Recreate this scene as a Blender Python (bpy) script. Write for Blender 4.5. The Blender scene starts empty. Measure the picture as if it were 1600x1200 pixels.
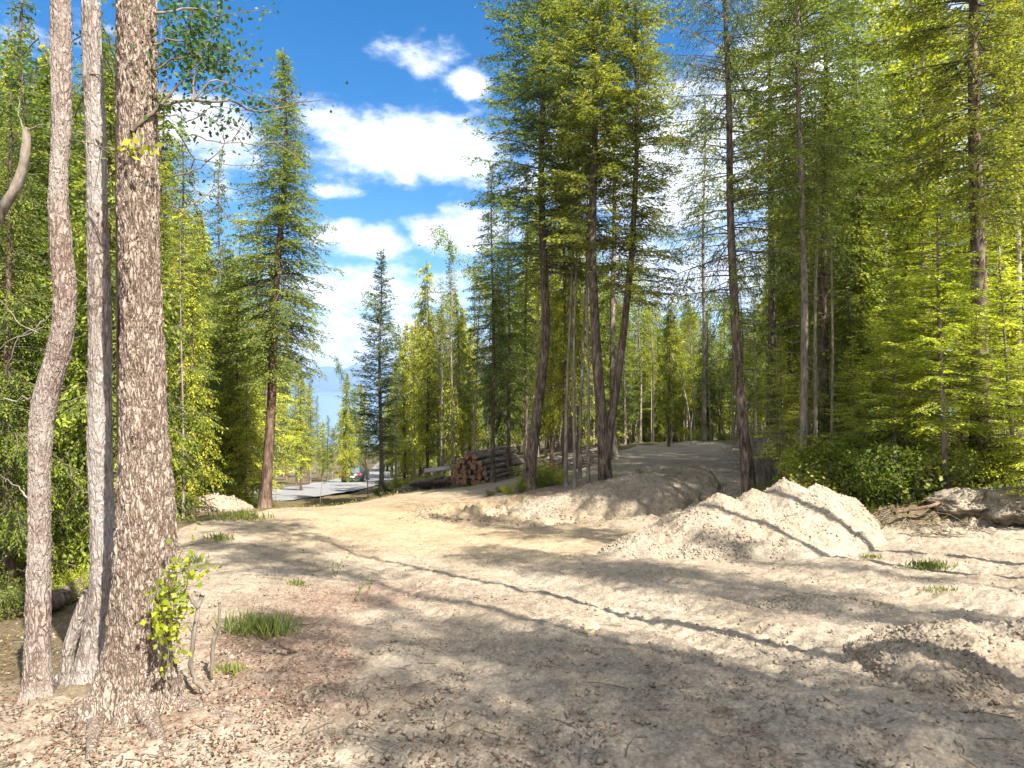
import bpy, math, random
import numpy as np
from mathutils import Vector, Matrix

F = 1067.0            # focal length in reference pixels (frame 1600 wide)
CZ = 1.6
scene = bpy.context.scene
col = scene.collection
R = math.radians

# ------------------------------------------------------------------ camera
cam_d = bpy.data.cameras.new('camera'); cam = bpy.data.objects.new('camera', cam_d); col.objects.link(cam)
cam_d.sensor_width = 36.0; cam_d.lens = 24.0
cam_d.clip_start = 0.05; cam_d.clip_end = 30000
cam.location = (0, 0, CZ); cam.rotation_euler = (R(90), 0, 0)
scene.camera = cam
scene.view_settings.view_transform = 'Standard'
scene.view_settings.look = 'None'
scene.view_settings.gamma = 1
scene.view_settings.exposure = 2.15

# ------------------------------------------------------------------ sun and sky
SUN_AZ = R(142)       # compass-like angle from +Y towards +X : behind and to the right
SUN_EL = R(49)
sv = Vector((math.sin(SUN_AZ)*math.cos(SUN_EL), math.cos(SUN_AZ)*math.cos(SUN_EL), math.sin(SUN_EL)))
sd = bpy.data.lights.new('sun', 'SUN'); sun = bpy.data.objects.new('sun', sd); col.objects.link(sun)
sd.energy = 3.5; sd.angle = R(0.55); sd.color = (1.0, 0.945, 0.85)
sun.rotation_euler = sv.to_track_quat('Z', 'Y').to_euler()
sun.location = (20, -20, 30)

def world_sky():
    w = bpy.data.worlds.new("World"); scene.world = w; w.use_nodes = True
    nt = w.node_tree; N = nt.nodes; L = nt.links; N.clear()
    def mth(op, a, b=None, c=None, clamp=False):
        n = N.new('ShaderNodeMath'); n.operation = op; n.use_clamp = clamp
        for i, v in enumerate((a, b, c)):
            if v is None: continue
            if isinstance(v, (int, float)): n.inputs[i].default_value = v
            else: L.new(v, n.inputs[i])
        return n.outputs[0]
    out = N.new('ShaderNodeOutputWorld'); bg = N.new('ShaderNodeBackground')
    sky = N.new('ShaderNodeTexSky'); sky.sky_type = 'NISHITA'; sky.sun_disc = False
    sky.sun_elevation = SUN_EL; sky.sun_rotation = SUN_AZ
    sky.air_density = 1.0; sky.dust_density = 0.3; sky.ozone_density = 3.0
    hs = N.new('ShaderNodeHueSaturation'); hs.inputs['Saturation'].default_value = 1.42
    hs.inputs['Value'].default_value = .50
    L.new(sky.outputs[0], hs.inputs['Color'])
    tc = N.new('ShaderNodeTexCoord')
    sx = N.new('ShaderNodeSeparateXYZ'); L.new(tc.outputs['Generated'], sx.inputs[0])
    x, y, z = sx.outputs
    az = mth('ARCTAN2', x, y); el = mth('ARCSINE', z)
    # blobs (azimuth deg, elevation deg, half-widths, weight)
    def ang(px, py):
        a = math.degrees(math.atan((px-800)/F)); e = math.degrees(math.atan((600-py)/math.hypot(F, px-800)))
        return a, e
    blobs = [(615, 232, 8.0, 2.9, 1.05), (700, 240, 5, 2.8, 1.0), (520, 195, 4.5, 1.9, .8), (735, 130, 1.8, 1.1, .95),
             (565, 375, 4.2, 1.6, 1.0), (705, 360, 4.0, 2.0, 1.0), (600, 450, 12, 2.2, .8), (530, 300, 2.6, .8, .6),
             (330, 210, 5, 2.4, .8), (1050, 260, 12, 6, 1.0), (1120, 420, 12, 5, .8), (100, 250, 12, 8, .55),
             (610, 280, 2.0, 1.1, .6), (540, 540, 16, 2.4, .85), (640, 90, 9, 1.4, .28), (1300, 200, 14, 12, .7)]
    acc = None
    for (px, py, sa, se, wt) in blobs:
        a, e = ang(px, py)
        da = mth('MULTIPLY', mth('SUBTRACT', az, R(a)), 1/R(sa)); de = mth('MULTIPLY', mth('SUBTRACT', el, R(e)), 1/R(se))
        q = mth('ADD', mth('MULTIPLY', da, da), mth('MULTIPLY', de, de))
        g = mth('MULTIPLY', mth('EXPONENT', mth('MULTIPLY', q, -1.0)), wt)
        acc = g if acc is None else mth('MAXIMUM', acc, g)
    mp = N.new('ShaderNodeMapping'); mp.inputs['Scale'].default_value = (1, 1, 1.9); L.new(tc.outputs['Generated'], mp.inputs[0])
    def noise(sc, det, rough):
        n = N.new('ShaderNodeTexNoise'); n.inputs['Scale'].default_value = sc; n.inputs['Detail'].default_value = det
        n.inputs['Roughness'].default_value = rough; L.new(mp.outputs[0], n.inputs['Vector']); return n.outputs['Fac']
    n1 = noise(6.5, 9, .6); n2 = noise(22, 7, .62); n3 = noise(3.0, 6, .55)
    front = mth('GREATER_THAN', y, .35)
    rest = mth('ADD', mth('MULTIPLY', mth('SUBTRACT', n3, .47), 1.1), mth('MULTIPLY', mth('SUBTRACT', 1.0, front), .85))        # scattered cloud, plus unseen cloud added outside the view to lift shade
    field = mth('ADD', mth('MULTIPLY', acc, 1.0), mth('MULTIPLY', rest, mth('SUBTRACT', 1.0, mth('MULTIPLY', front, .8))))
    field = mth('ADD', field, mth('MULTIPLY', mth('SUBTRACT', n1, .5), 1.5))
    field = mth('ADD', field, mth('MULTIPLY', mth('SUBTRACT', n2, .5), .8))
    mr = N.new('ShaderNodeMapRange'); mr.interpolation_type = 'SMOOTHSTEP'
    L.new(field, mr.inputs[0]); mr.inputs[1].default_value = .22; mr.inputs[2].default_value = .78
    mask = mth('MULTIPLY', mr.outputs[0], .95)
    # cloud shading: slightly grey-blue where thin or low
    cr = N.new('ShaderNodeMapRange'); L.new(n2, cr.inputs[0]); cr.inputs[1].default_value = .35; cr.inputs[2].default_value = .62
    ccol = N.new('ShaderNodeMix'); ccol.data_type = 'RGBA'
    L.new(cr.outputs[0], ccol.inputs['Factor']); ccol.inputs['A'].default_value = (2.7, 3.05, 3.8, 1); ccol.inputs['B'].default_value = (4.5, 4.6, 4.75, 1)
    mx = N.new('ShaderNodeMix'); mx.data_type = 'RGBA'
    L.new(mask, mx.inputs['Factor']); L.new(hs.outputs[0], mx.inputs['A']); L.new(ccol.outputs['Result'], mx.inputs['B'])
    L.new(mx.outputs['Result'], bg.inputs['Color']); bg.inputs['Strength'].default_value = 0.085
    L.new(bg.outputs[0], out.inputs['Surface'])
world_sky()

# ------------------------------------------------------------------ numeric helpers
rs0 = np.random.RandomState(7)
_perm = rs0.permutation(256); _perm = np.concatenate([_perm, _perm, _perm])
_grad = rs0.normal(size=(256, 3)); _grad /= np.linalg.norm(_grad, axis=1)[:, None]
def perlin(p):
    p = np.asarray(p, float); i = np.floor(p).astype(int); f = p-i; i &= 255
    u = f*f*f*(f*(f*6-15)+10); res = 0
    for dx in (0, 1):
        wx = u[..., 0] if dx else 1-u[..., 0]
        for dy in (0, 1):
            wy = u[..., 1] if dy else 1-u[..., 1]
            for dz in (0, 1):
                wz = u[..., 2] if dz else 1-u[..., 2]
                h = _perm[(_perm[(_perm[(i[..., 0]+dx) & 255]+i[..., 1]+dy) & 255]+i[..., 2]+dz) & 255]
                g = _grad[h]
                d = g[..., 0]*(f[..., 0]-dx)+g[..., 1]*(f[..., 1]-dy)+g[..., 2]*(f[..., 2]-dz)
                res = res+wx*wy*wz*d
    return res*1.5
def fbm(x, y, z=0.0, sc=1.0, oct=4, rough=.5, seed=0.0):
    x = np.asarray(x, float); y = np.asarray(y, float); z = np.zeros_like(x)+z
    t = 0; a = 1; s = sc
    for k in range(oct):
        t = t+a*perlin(np.stack([x*s+seed, y*s+seed*1.7+13*k, z*s+seed*.3], -1)); a *= rough; s *= 2.03
    return t
def sstep(a, b, v):
    t = np.clip((v-a)/(b-a), 0, 1); return t*t*(3-2*t)

class MB:
    """collects quads"""
    def __init__(s): s.V = []; s.Q = []; s.M = []; s.n = 0
    def add(s, v, q, m=0):
        v = np.asarray(v, float).reshape(-1, 3); q = np.asarray(q, int).reshape(-1, 4)
        s.V.append(v); s.Q.append(q+s.n); s.M.append(np.full(len(q), m)); s.n += len(v)
    def tube(s, pts, rad, sides=6, m=0, cap=True):
        pts = np.asarray(pts, float); n = len(pts); rad = np.broadcast_to(np.asarray(rad, float), (n,))
        t = np.gradient(pts, axis=0); t /= np.linalg.norm(t, axis=1)[:, None]+1e-9
        ref = np.array([0, 0, 1.]) if abs(t[:, 2]).mean() < .8 else np.array([1., 0, 0])
        u = np.cross(t, ref); u /= np.linalg.norm(u, axis=1)[:, None]+1e-9; w = np.cross(t, u)
        a = np.linspace(0, 2*math.pi, sides, endpoint=False)
        ring = (u[:, None]*np.cos(a)[None, :, None]+w[:, None]*np.sin(a)[None, :, None])*rad[:, None, None]+pts[:, None]
        i = np.arange(n-1)[:, None]*sides; j = np.arange(sides)[None]; k = (j+1) % sides
        q = np.stack([i+j, i+k, i+sides+k, i+sides+j], -1).reshape(-1, 4)
        s.add(ring.reshape(-1, 3), q, m)
        if cap:
            for e, c in ((0, 0), (n-1, (n-1)*sides)):
                b = s.n; s.V.append(pts[e:e+1]+0); s.n += 1
                base = b-n*sides-(1 if e else 0) if e else b-n*sides
                off = base+c
                qq = [[off+jj, off+(jj+1) % sides, b, b] for jj in range(sides)]
                s.T = getattr(s, 'T', []); s.T += [(x[0], x[1], x[2], m) for x in qq]
    def box(s, c, sx, sy, sz, rz=0, m=0):
        v = np.array([[x, y, z] for z in (-1, 1) for y in (-1, 1) for x in (-1, 1)], float)*[sx/2, sy/2, sz/2]
        ca, sa = math.cos(rz), math.sin(rz)
        v = np.stack([v[:, 0]*ca-v[:, 1]*sa, v[:, 0]*sa+v[:, 1]*ca, v[:, 2]], 1)+np.array(c)
        s.add(v, [[0, 2, 3, 1], [4, 5, 7, 6], [0, 1, 5, 4], [2, 6, 7, 3], [0, 4, 6, 2], [1, 3, 7, 5]], m)
    def mesh(s, name, mats, smooth=False):
        V = np.concatenate(s.V) if s.V else np.zeros((0, 3)); Q = np.concatenate(s.Q); M = np.concatenate(s.M)
        T = getattr(s, 'T', [])
        me = bpy.data.meshes.new(name); me.vertices.add(len(V)); me.vertices.foreach_set('co', V.astype(np.float32).ravel())
        nq, ntr = len(Q), len(T)
        loops = Q.ravel()
        starts = np.arange(nq)*4; tot = np.full(nq, 4)
        mi = M
        if ntr:
            TT = np.array(T); loops = np.concatenate([loops, TT[:, :3].ravel()])
            starts = np.concatenate([starts, nq*4+np.arange(ntr)*3]); tot = np.concatenate([tot, np.full(ntr, 3)]); mi = np.concatenate([M, TT[:, 3]])
        me.loops.add(len(loops)); me.loops.foreach_set('vertex_index', loops.astype(np.int32))
        me.polygons.add(len(starts)); me.polygons.foreach_set('loop_start', starts.astype(np.int32))
        me.polygons.foreach_set('loop_total', tot.astype(np.int32))
        me.polygons.foreach_set('material_index', mi.astype(np.int32))
        if smooth: me.polygons.foreach_set('use_smooth', np.ones(len(starts), bool))
        for m_ in (mats if isinstance(mats, (list, tuple)) else [mats]): me.materials.append(m_)
        me.update(calc_edges=True)
        return me
    def build(s, name, mats, parent=None, smooth=False, loc=None):
        o = bpy.data.objects.new(name, s.mesh(name, mats, smooth)); col.objects.link(o)
        if parent: o.parent = parent
        if loc is not None: o.location = loc
        return o
def tag(o, label=None, cat=None, group=None, kind=None):
    if label: o['label'] = label
    if cat: o['category'] = cat
    if group: o['group'] = group
    if kind: o['kind'] = kind
    return o
def empty(name, loc, rz=0):
    o = bpy.data.objects.new(name, None); col.objects.link(o); o.location = loc; o.rotation_euler = (0, 0, rz); o.empty_display_size = .2
    return o
def copy_tree(o, parent=None):
    c = o.copy(); col.objects.link(c); c.parent = parent
    for ch in o.children: copy_tree(ch, c)
    return c

# ------------------------------------------------------------------ terrain height
D = np.array([3.2, 5, 7, 9, 10.5, 11.2, 12, 14, 16, 18, 20, 24, 30, 40, 60, 100, 200, 400])
bse = 739+1291/D
def row(px, over): 
    r = bse.copy()
    for k, v in over.items(): r[list(D).index(k)] = v
    return px, r
ROWS = [
 (-600, [1160, 1020, 955, 925, 908, 902, 893, 870, 850, 835, 822, 805, 790, 775, 755, 735, 715, 815]),
 (0,    [1155, 1015, 950, 915, 897, 890, 882, 862, 848, 838, 828, 815, 803, 788, 770, 748, 715, 815]),
 (110,  [1148, 1008, 940, 902, 885, 878, 870, 855, 842, 833, 824, 812, 800, 785, 768, 746, 715, 815]),
 (240,  [1140, 992, 915, 872, 852, 845, 838, 822, 812, 808, 808, 806, 798, 784, 767, 745, 712, 815]),
 (320,  [1136, 985, 906, 862, 842, 834, 825, 808, 799, 796, 798, 801, 796, 783, 766, 745, 710, 815]),
 (450,  [1138, 990, 912, 868, 846, 837, 828, 810, 798, 793, 796, 802, 795, 777, 759, 742, 705, 815]),
 (560,  [1140, 995, 920, 878, 857, 848, 838, 818, 803, 794, 789, 786, 788, 775, 757, 742, 705, 815]),
 (620,  [1142, 997, 923, 882, 861, 852, 843, 823, 808, 796, 783, 768, 770, 765, 748, 738, 700, 815]),
 (740,  [1142, 997, 923, 882, 862, 854, 847, 830, 816, 801, 785, 762, 754, 735, 722, 710, 668, 655]),
 (850,  [1142, 997, 923, 882, 862, 854, 847, 831, 815, 790, 765, 744, 726, 712, 702, 690, 665, 650]),
 (960,  [1142, 997, 923, 882, 862, 854, 847, 831, 814, 790, 758, 724, 704, 694, 694, 684, 660, 645]),
 (1080, [1142, 997, 923, 882, 862, 854, 846, 826, 800, 770, 748, 722, 702, 690, 694, 682, 658, 640]),
 (1200, [1142, 997, 923, 880, 857, 844, 828, 792, 766, 749, 737, 718, 700, 688, 680, 672, 655, 640]),
 (1300, [1142, 997, 920, 872, 842, 826, 806, 776, 758, 746, 734, 716, 698, 682, 670, 660, 655, 680]),
 (1390, [1142, 997, 918, 867, 838, 792, 782, 766, 752, 740, 730, 712, 695, 680, 666, 655, 650, 660]),
 (1600, [1142, 995, 912, 862, 822, 772, 762, 748, 736, 726, 716, 702, 688, 672, 660, 650, 645, 650]),
 (2200, [1142, 995, 905, 850, 780, 762, 755, 740, 730, 718, 710, 695, 680, 668, 655, 645, 640, 640])]
PXG = np.arange(-600, 2201, 10.0); ID = np.linspace(1/3.2, 1/400, 900)
_t = np.array([[np.interp(q, (1/D)[::-1], np.array(r, float)[::-1]) for q in ID] for (_, r) in ROWS])
_px = np.array([p for p, _ in ROWS], float)
TAB = np.array([np.interp(PXG, _px, _t[:, j]) for j in range(len(ID))]).T
ker = np.exp(-np.arange(-6, 7)**2/(2*2.6**2)); ker /= ker.sum()
TAB = np.apply_along_axis(lambda c: np.convolve(np.pad(c, 6, mode='edge'), ker, 'valid'), 0, TAB)
def G(x, y, fine=False):
    x = np.asarray(x, float); y = np.asarray(y, float)
    x, y = np.broadcast_arrays(x, y)
    d = np.clip(y, 3.2, 400.); px = np.clip(800+F*x/d, -600, 2199.9)
    u = (px+600)/10; i = np.floor(u).astype(int); fu = u-i
    w = (ID[0]-1/d)/(ID[0]-ID[-1])*(len(ID)-1); w = np.clip(w, 0, len(ID)-1.001); j = np.floor(w).astype(int); fw = w-j
    py = (TAB[i, j]*(1-fu)+TAB[i+1, j]*fu)*(1-fw)+(TAB[i, j+1]*(1-fu)+TAB[i+1, j+1]*fu)*fw
    z = -(py-600)/F*d+CZ
    amp = .035+.10*sstep(12, 40, y)
    z = z+amp*fbm(x, y, 0, .7, 3)
    # soft tyre ruts across the clearing
    rut = np.sin((x*.85+y*.45)*3.1+fbm(x, y, 3, .3, 2)*2.2)
    u_ = .92*x+.39*y-.6*np.sin(y*.16)
    tr = sum(np.exp(-((u_-c)/.13)**2) for c in (1.2, 2.75, 4.1, 5.6, 3.3))
    z = z-.034*tr*sstep(3, 4.5, y)*(1-sstep(12, 16, y))*(1+.5*np.sin((.39*x-.92*y)*38))
    z = z+.012*rut*sstep(3, 5, y)*(1-sstep(11, 15, y))
    return z
def Gs(x, y): return float(G(np.array([x]), np.array([y]))[0])
def W(px, py, d): return np.array([(px-800)/F*d, d, CZ-(py-600)/F*d])
def onG(px, d, dz=0): x = (px-800)/F*d; return (x, d, Gs(x, d)+dz)

# ------------------------------------------------------------------ materials
def new_mat(name):
    m = bpy.data.materials.new(name); m.use_nodes = True; nt = m.node_tree
    return m, nt, nt.nodes, nt.links, nt.nodes['Principled BSDF']
def ntex(N, L, vec, sc, det=5, rough=.55, dist=0.0):
    n = N.new('ShaderNodeTexNoise'); n.inputs['Scale'].default_value = sc; n.inputs['Detail'].default_value = det
    n.inputs['Roughness'].default_value = rough; n.inputs['Distortion'].default_value = dist
    if vec is not None: L.new(vec, n.inputs['Vector'])
    return n.outputs['Fac']
def ramp(N, L, fac, stops):
    r = N.new('ShaderNodeValToRGB'); L.new(fac, r.inputs[0]); e = r.color_ramp.elements
    while len(e) < len(stops): e.new(.5)
    for k, (p, c) in enumerate(stops): e[k].position = p; e[k].color = (*c, 1) if len(c) == 3 else c
    return r.outputs[0]
def mixc(N, L, fac, a, b, mode='MIX'):
    n = N.new('ShaderNodeMix'); n.data_type = 'RGBA'; n.blend_type = mode
    for k, v in (('Factor', fac), ('A', a), ('B', b)):
        if isinstance(v, (int, float)): n.inputs[k].default_value = v
        elif isinstance(v, tuple): n.inputs[k].default_value = (*v, 1)
        else: L.new(v, n.inputs[k])
    return n.outputs['Result']
def bump(N, L, h, strength, dist, P):
    b = N.new('ShaderNodeBump'); b.inputs['Strength'].default_value = strength; b.inputs['Distance'].default_value = dist
    L.new(h, b.inputs['Height']); L.new(b.outputs[0], P.inputs['Normal']); return b
def foliage(name, dark, light, trans=.48, sc=2.0):
    m, nt, N, L, P = new_mat(name)
    tc = N.new('ShaderNodeTexCoord'); g = N.new('ShaderNodeNewGeometry'); oi = N.new('ShaderNodeObjectInfo')
    n = ntex(N, L, tc.outputs['Object'], sc, 3)
    def ma(a_, m_, c_):
        q = N.new('ShaderNodeMath'); q.operation = 'MULTIPLY_ADD'; L.new(a_, q.inputs[0]); q.inputs[1].default_value = m_
        if isinstance(c_, float): q.inputs[2].default_value = c_
        else: L.new(c_, q.inputs[2])
        return q.outputs[0]
    f = ma(g.outputs['Random Per Island'], .45, ma(oi.outputs['Random'], .25, ma(n, 1.5, -.60)))
    mid = tuple(dark[k]*.5+light[k]*.42 for k in range(3))
    c = ramp(N, L, f, [(.18, dark), (.50, mid), (.85, light)])
    L.new(c, P.inputs['Base Color']); P.inputs['Roughness'].default_value = .55
    P.inputs['Specular IOR Level'].default_value = .3
    t = N.new('ShaderNodeBsdfTranslucent'); tcx = mixc(N, L, 1.0, c, (1.1, 1.15, .55), 'MULTIPLY'); L.new(tcx, t.inputs['Color'])
    ms = N.new('ShaderNodeMixShader'); ms.inputs[0].default_value = trans
    L.new(P.outputs[0], ms.inputs[1]); L.new(t.outputs[0], ms.inputs[2]); L.new(ms.outputs[0], N['Material Output'].inputs['Surface'])
    return m
def bark(name, c1, c2, c3, vs=(1, 1, .25), sc=14, bs=.6, bd=.02):
    m, nt, N, L, P = new_mat(name)
    tc = N.new('ShaderNodeTexCoord'); mp = N.new('ShaderNodeMapping'); mp.inputs['Scale'].default_value = vs; L.new(tc.outputs['Object'], mp.inputs[0])
    n = ntex(N, L, mp.outputs[0], sc, 8, .65, .6); n2 = ntex(N, L, tc.outputs['Object'], 2.2, 4)
    c = ramp(N, L, n, [(.36, c1), (.5, c2), (.66, c3)])
    v = ramp(N, L, n2, [(.3, (.72, .72, .72)), (.7, (1.12, 1.1, 1.08))])
    L.new(mixc(N, L, 1.0, c, v, 'MULTIPLY'), P.inputs['Base Color']); P.inputs['Roughness'].default_value = .9
    P.inputs['Specular IOR Level'].default_value = .15
    bump(N, L, n, bs, bd, P)
    return m
def plain(name, c, rough=.6, metal=0.0, var=.0, sc=6):
    m, nt, N, L, P = new_mat(name)
    if var:
        tc = N.new('ShaderNodeTexCoord'); n = ntex(N, L, tc.outputs['Object'], sc, 5)
        L.new(ramp(N, L, n, [(.3, tuple(x*(1-var) for x in c)), (.7, tuple(x*(1+var) for x in c))]), P.inputs['Base Color'])
    else: P.inputs['Base Color'].default_value = (*c, 1)
    P.inputs['Roughness'].default_value = rough; P.inputs['Metallic'].default_value = metal
    return m

def dirt_material(name, attr=True, k=1.0):
    m, nt, N, L, P = new_mat(name)
    g = N.new('ShaderNodeNewGeometry'); pos = g.outputs['Position']
    n1 = ntex(N, L, pos, .9, 6, .6); n2 = ntex(N, L, pos, 9, 8, .65); n3 = ntex(N, L, pos, 55, 6, .7)
    c = ramp(N, L, n1, [(.3, (.255*k, .208*k, .154*k)), (.5, (.325*k, .272*k, .206*k)), (.7, (.378*k, .324*k, .254*k))])
    c = mixc(N, L, .75, c, ramp(N, L, n2, [(.32, (.66, .62, .58)), (.5, (1, 1, 1)), (.7, (1.14, 1.12, 1.08))]), 'MULTIPLY')
    c = mixc(N, L, .8, c, ramp(N, L, n3, [(.3, (.5, .47, .44)), (.46, (1, 1, 1)), (.75, (1.15, 1.13, 1.1))]), 'MULTIPLY')
    # pebbles
    vo = N.new('ShaderNodeTexVoronoi'); vo.inputs['Scale'].default_value = 38; L.new(pos, vo.inputs['Vector'])
    c = mixc(N, L, .38, c, ramp(N, L, vo.outputs['Distance'], [(.12, (1.3, 1.26, 1.2)), (.35, (1, 1, 1)), (.62, (.52, .49, .46))]), 'MULTIPLY')
    if attr:
        at = N.new('ShaderNodeVertexColor'); at.layer_name = 'zones'
        sp = N.new('ShaderNodeSeparateColor'); L.new(at.outputs[0], sp.inputs[0])
        n4 = ntex(N, L, pos, 26, 6, .7); n5 = ntex(N, L, pos, 3.2, 5, .6)
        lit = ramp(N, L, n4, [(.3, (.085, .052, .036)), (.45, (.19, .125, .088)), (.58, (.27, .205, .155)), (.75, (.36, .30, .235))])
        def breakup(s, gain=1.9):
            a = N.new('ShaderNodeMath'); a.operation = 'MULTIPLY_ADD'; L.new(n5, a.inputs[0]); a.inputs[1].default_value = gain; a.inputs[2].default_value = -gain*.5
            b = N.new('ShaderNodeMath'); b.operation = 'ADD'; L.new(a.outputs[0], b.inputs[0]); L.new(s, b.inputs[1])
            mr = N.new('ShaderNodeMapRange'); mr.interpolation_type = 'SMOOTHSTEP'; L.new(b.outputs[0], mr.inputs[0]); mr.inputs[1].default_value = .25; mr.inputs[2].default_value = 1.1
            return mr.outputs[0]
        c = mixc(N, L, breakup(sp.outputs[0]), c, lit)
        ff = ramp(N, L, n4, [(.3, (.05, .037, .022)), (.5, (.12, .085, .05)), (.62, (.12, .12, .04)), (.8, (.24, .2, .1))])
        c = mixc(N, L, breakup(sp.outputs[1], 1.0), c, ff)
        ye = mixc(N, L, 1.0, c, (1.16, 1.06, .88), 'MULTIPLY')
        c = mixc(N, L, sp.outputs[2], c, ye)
    L.new(c, P.inputs['Base Color']); P.inputs['Roughness'].default_value = .95; P.inputs['Specular IOR Level'].default_value = .1
    a = N.new('ShaderNodeMath'); a.operation = 'MULTIPLY_ADD'; L.new(n3, a.inputs[0]); a.inputs[1].default_value = .45; L.new(n2, a.inputs[2])
    bump(N, L, a.outputs[0], .8, .035, P)
    return m
M = dict(
 dirt=dirt_material('dirt'), clay=dirt_material('pale_clay', False, 1.02), berm=dirt_material('brown_grey_earth', False, .84),
 fir=foliage('fir_needles', (.036, .075, .026), (.33, .38, .07)),
 fir_olive=foliage('olive_needles', (.07, .10, .022), (.47, .47, .08)),
 spruce=foliage('spruce_needles', (.035, .07, .042), (.27, .32, .10)),
 cedar=foliage('cedar_sprays', (.08, .125, .016), (.62, .60, .06), .45),
 hemlock=foliage('hemlock_needles', (.17, .24, .026), (.82, .82, .11), .45),
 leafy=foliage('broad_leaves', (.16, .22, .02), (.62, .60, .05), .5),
 leafteal=foliage('teal_leaves', (.045, .10, .03), (.16, .24, .05), .45),  # dark teal green leaf colour
 darkcedar=foliage('dark_sprays', (.03, .06, .014), (.33, .38, .045)),
 shrub=foliage('shrub_leaves', (.07, .12, .014), (.30, .36, .03), .45),
 moss=foliage('ground_plants', (.06, .09, .015), (.27, .27, .04), .4),
 grass=foliage('grass_blades', (.10, .14, .035), (.36, .37, .10), .45),
 bark_dark=bark('dark_bark', (.035, .024, .017), (.10, .07, .05), (.19, .145, .11)),
 bark_fir=bark('fir_bark', (.035, .025, .019), (.12, .09, .07), (.23, .19, .155)),
 bark_pale=bark('pale_bark', (.13, .10, .08), (.29, .25, .205), (.43, .38, .32)),
 bark_red=bark('reddish_bark', (.04, .024, .018), (.13, .085, .062), (.22, .16, .12)),
 bark_grey=bark('grey_bark', (.09, .07, .055), (.19, .16, .13), (.29, .25, .21)),
 twig=bark('twig_bark', (.07, .055, .038), (.155, .12, .09), (.25, .21, .165)),
 deadwood=bark('dead_wood', (.10, .08, .065), (.22, .19, .16), (.33, .29, .25), sc=9),
)

# ------------------------------------------------------------------ plant generators
def needles(mb, O, Dn, ln, wd, rng, flat=.6):
    """diamond quads: origins O, directions Dn"""
    n = len(O)
    if n == 0: return
    Dn = Dn/(np.linalg.norm(Dn, axis=1)[:, None]+1e-9)
    nr = rng.normal(size=(n, 3))*(1-flat)+np.array([0, 0, 1.])*flat
    w = np.cross(Dn, nr); w /= np.linalg.norm(w, axis=1)[:, None]+1e-9
    ln = (ln*rng.uniform(.7, 1.3, n))[:, None]; wd = (wd*rng.uniform(.7, 1.3, n))[:, None]
    a = O; b = O+Dn*ln*.45+w*wd*.5; c = O+Dn*ln; d = O+Dn*ln*.45-w*wd*.5
    V = np.stack([a, b, c, d], 1).reshape(-1, 3); mb.add(V, np.arange(4*n).reshape(-1, 4))
def path_fn(pts):
    pts = np.asarray(pts, float)
    return lambda z: np.array([np.interp(z, pts[:, 2], pts[:, 0]), np.interp(z, pts[:, 2], pts[:, 1])])
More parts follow.
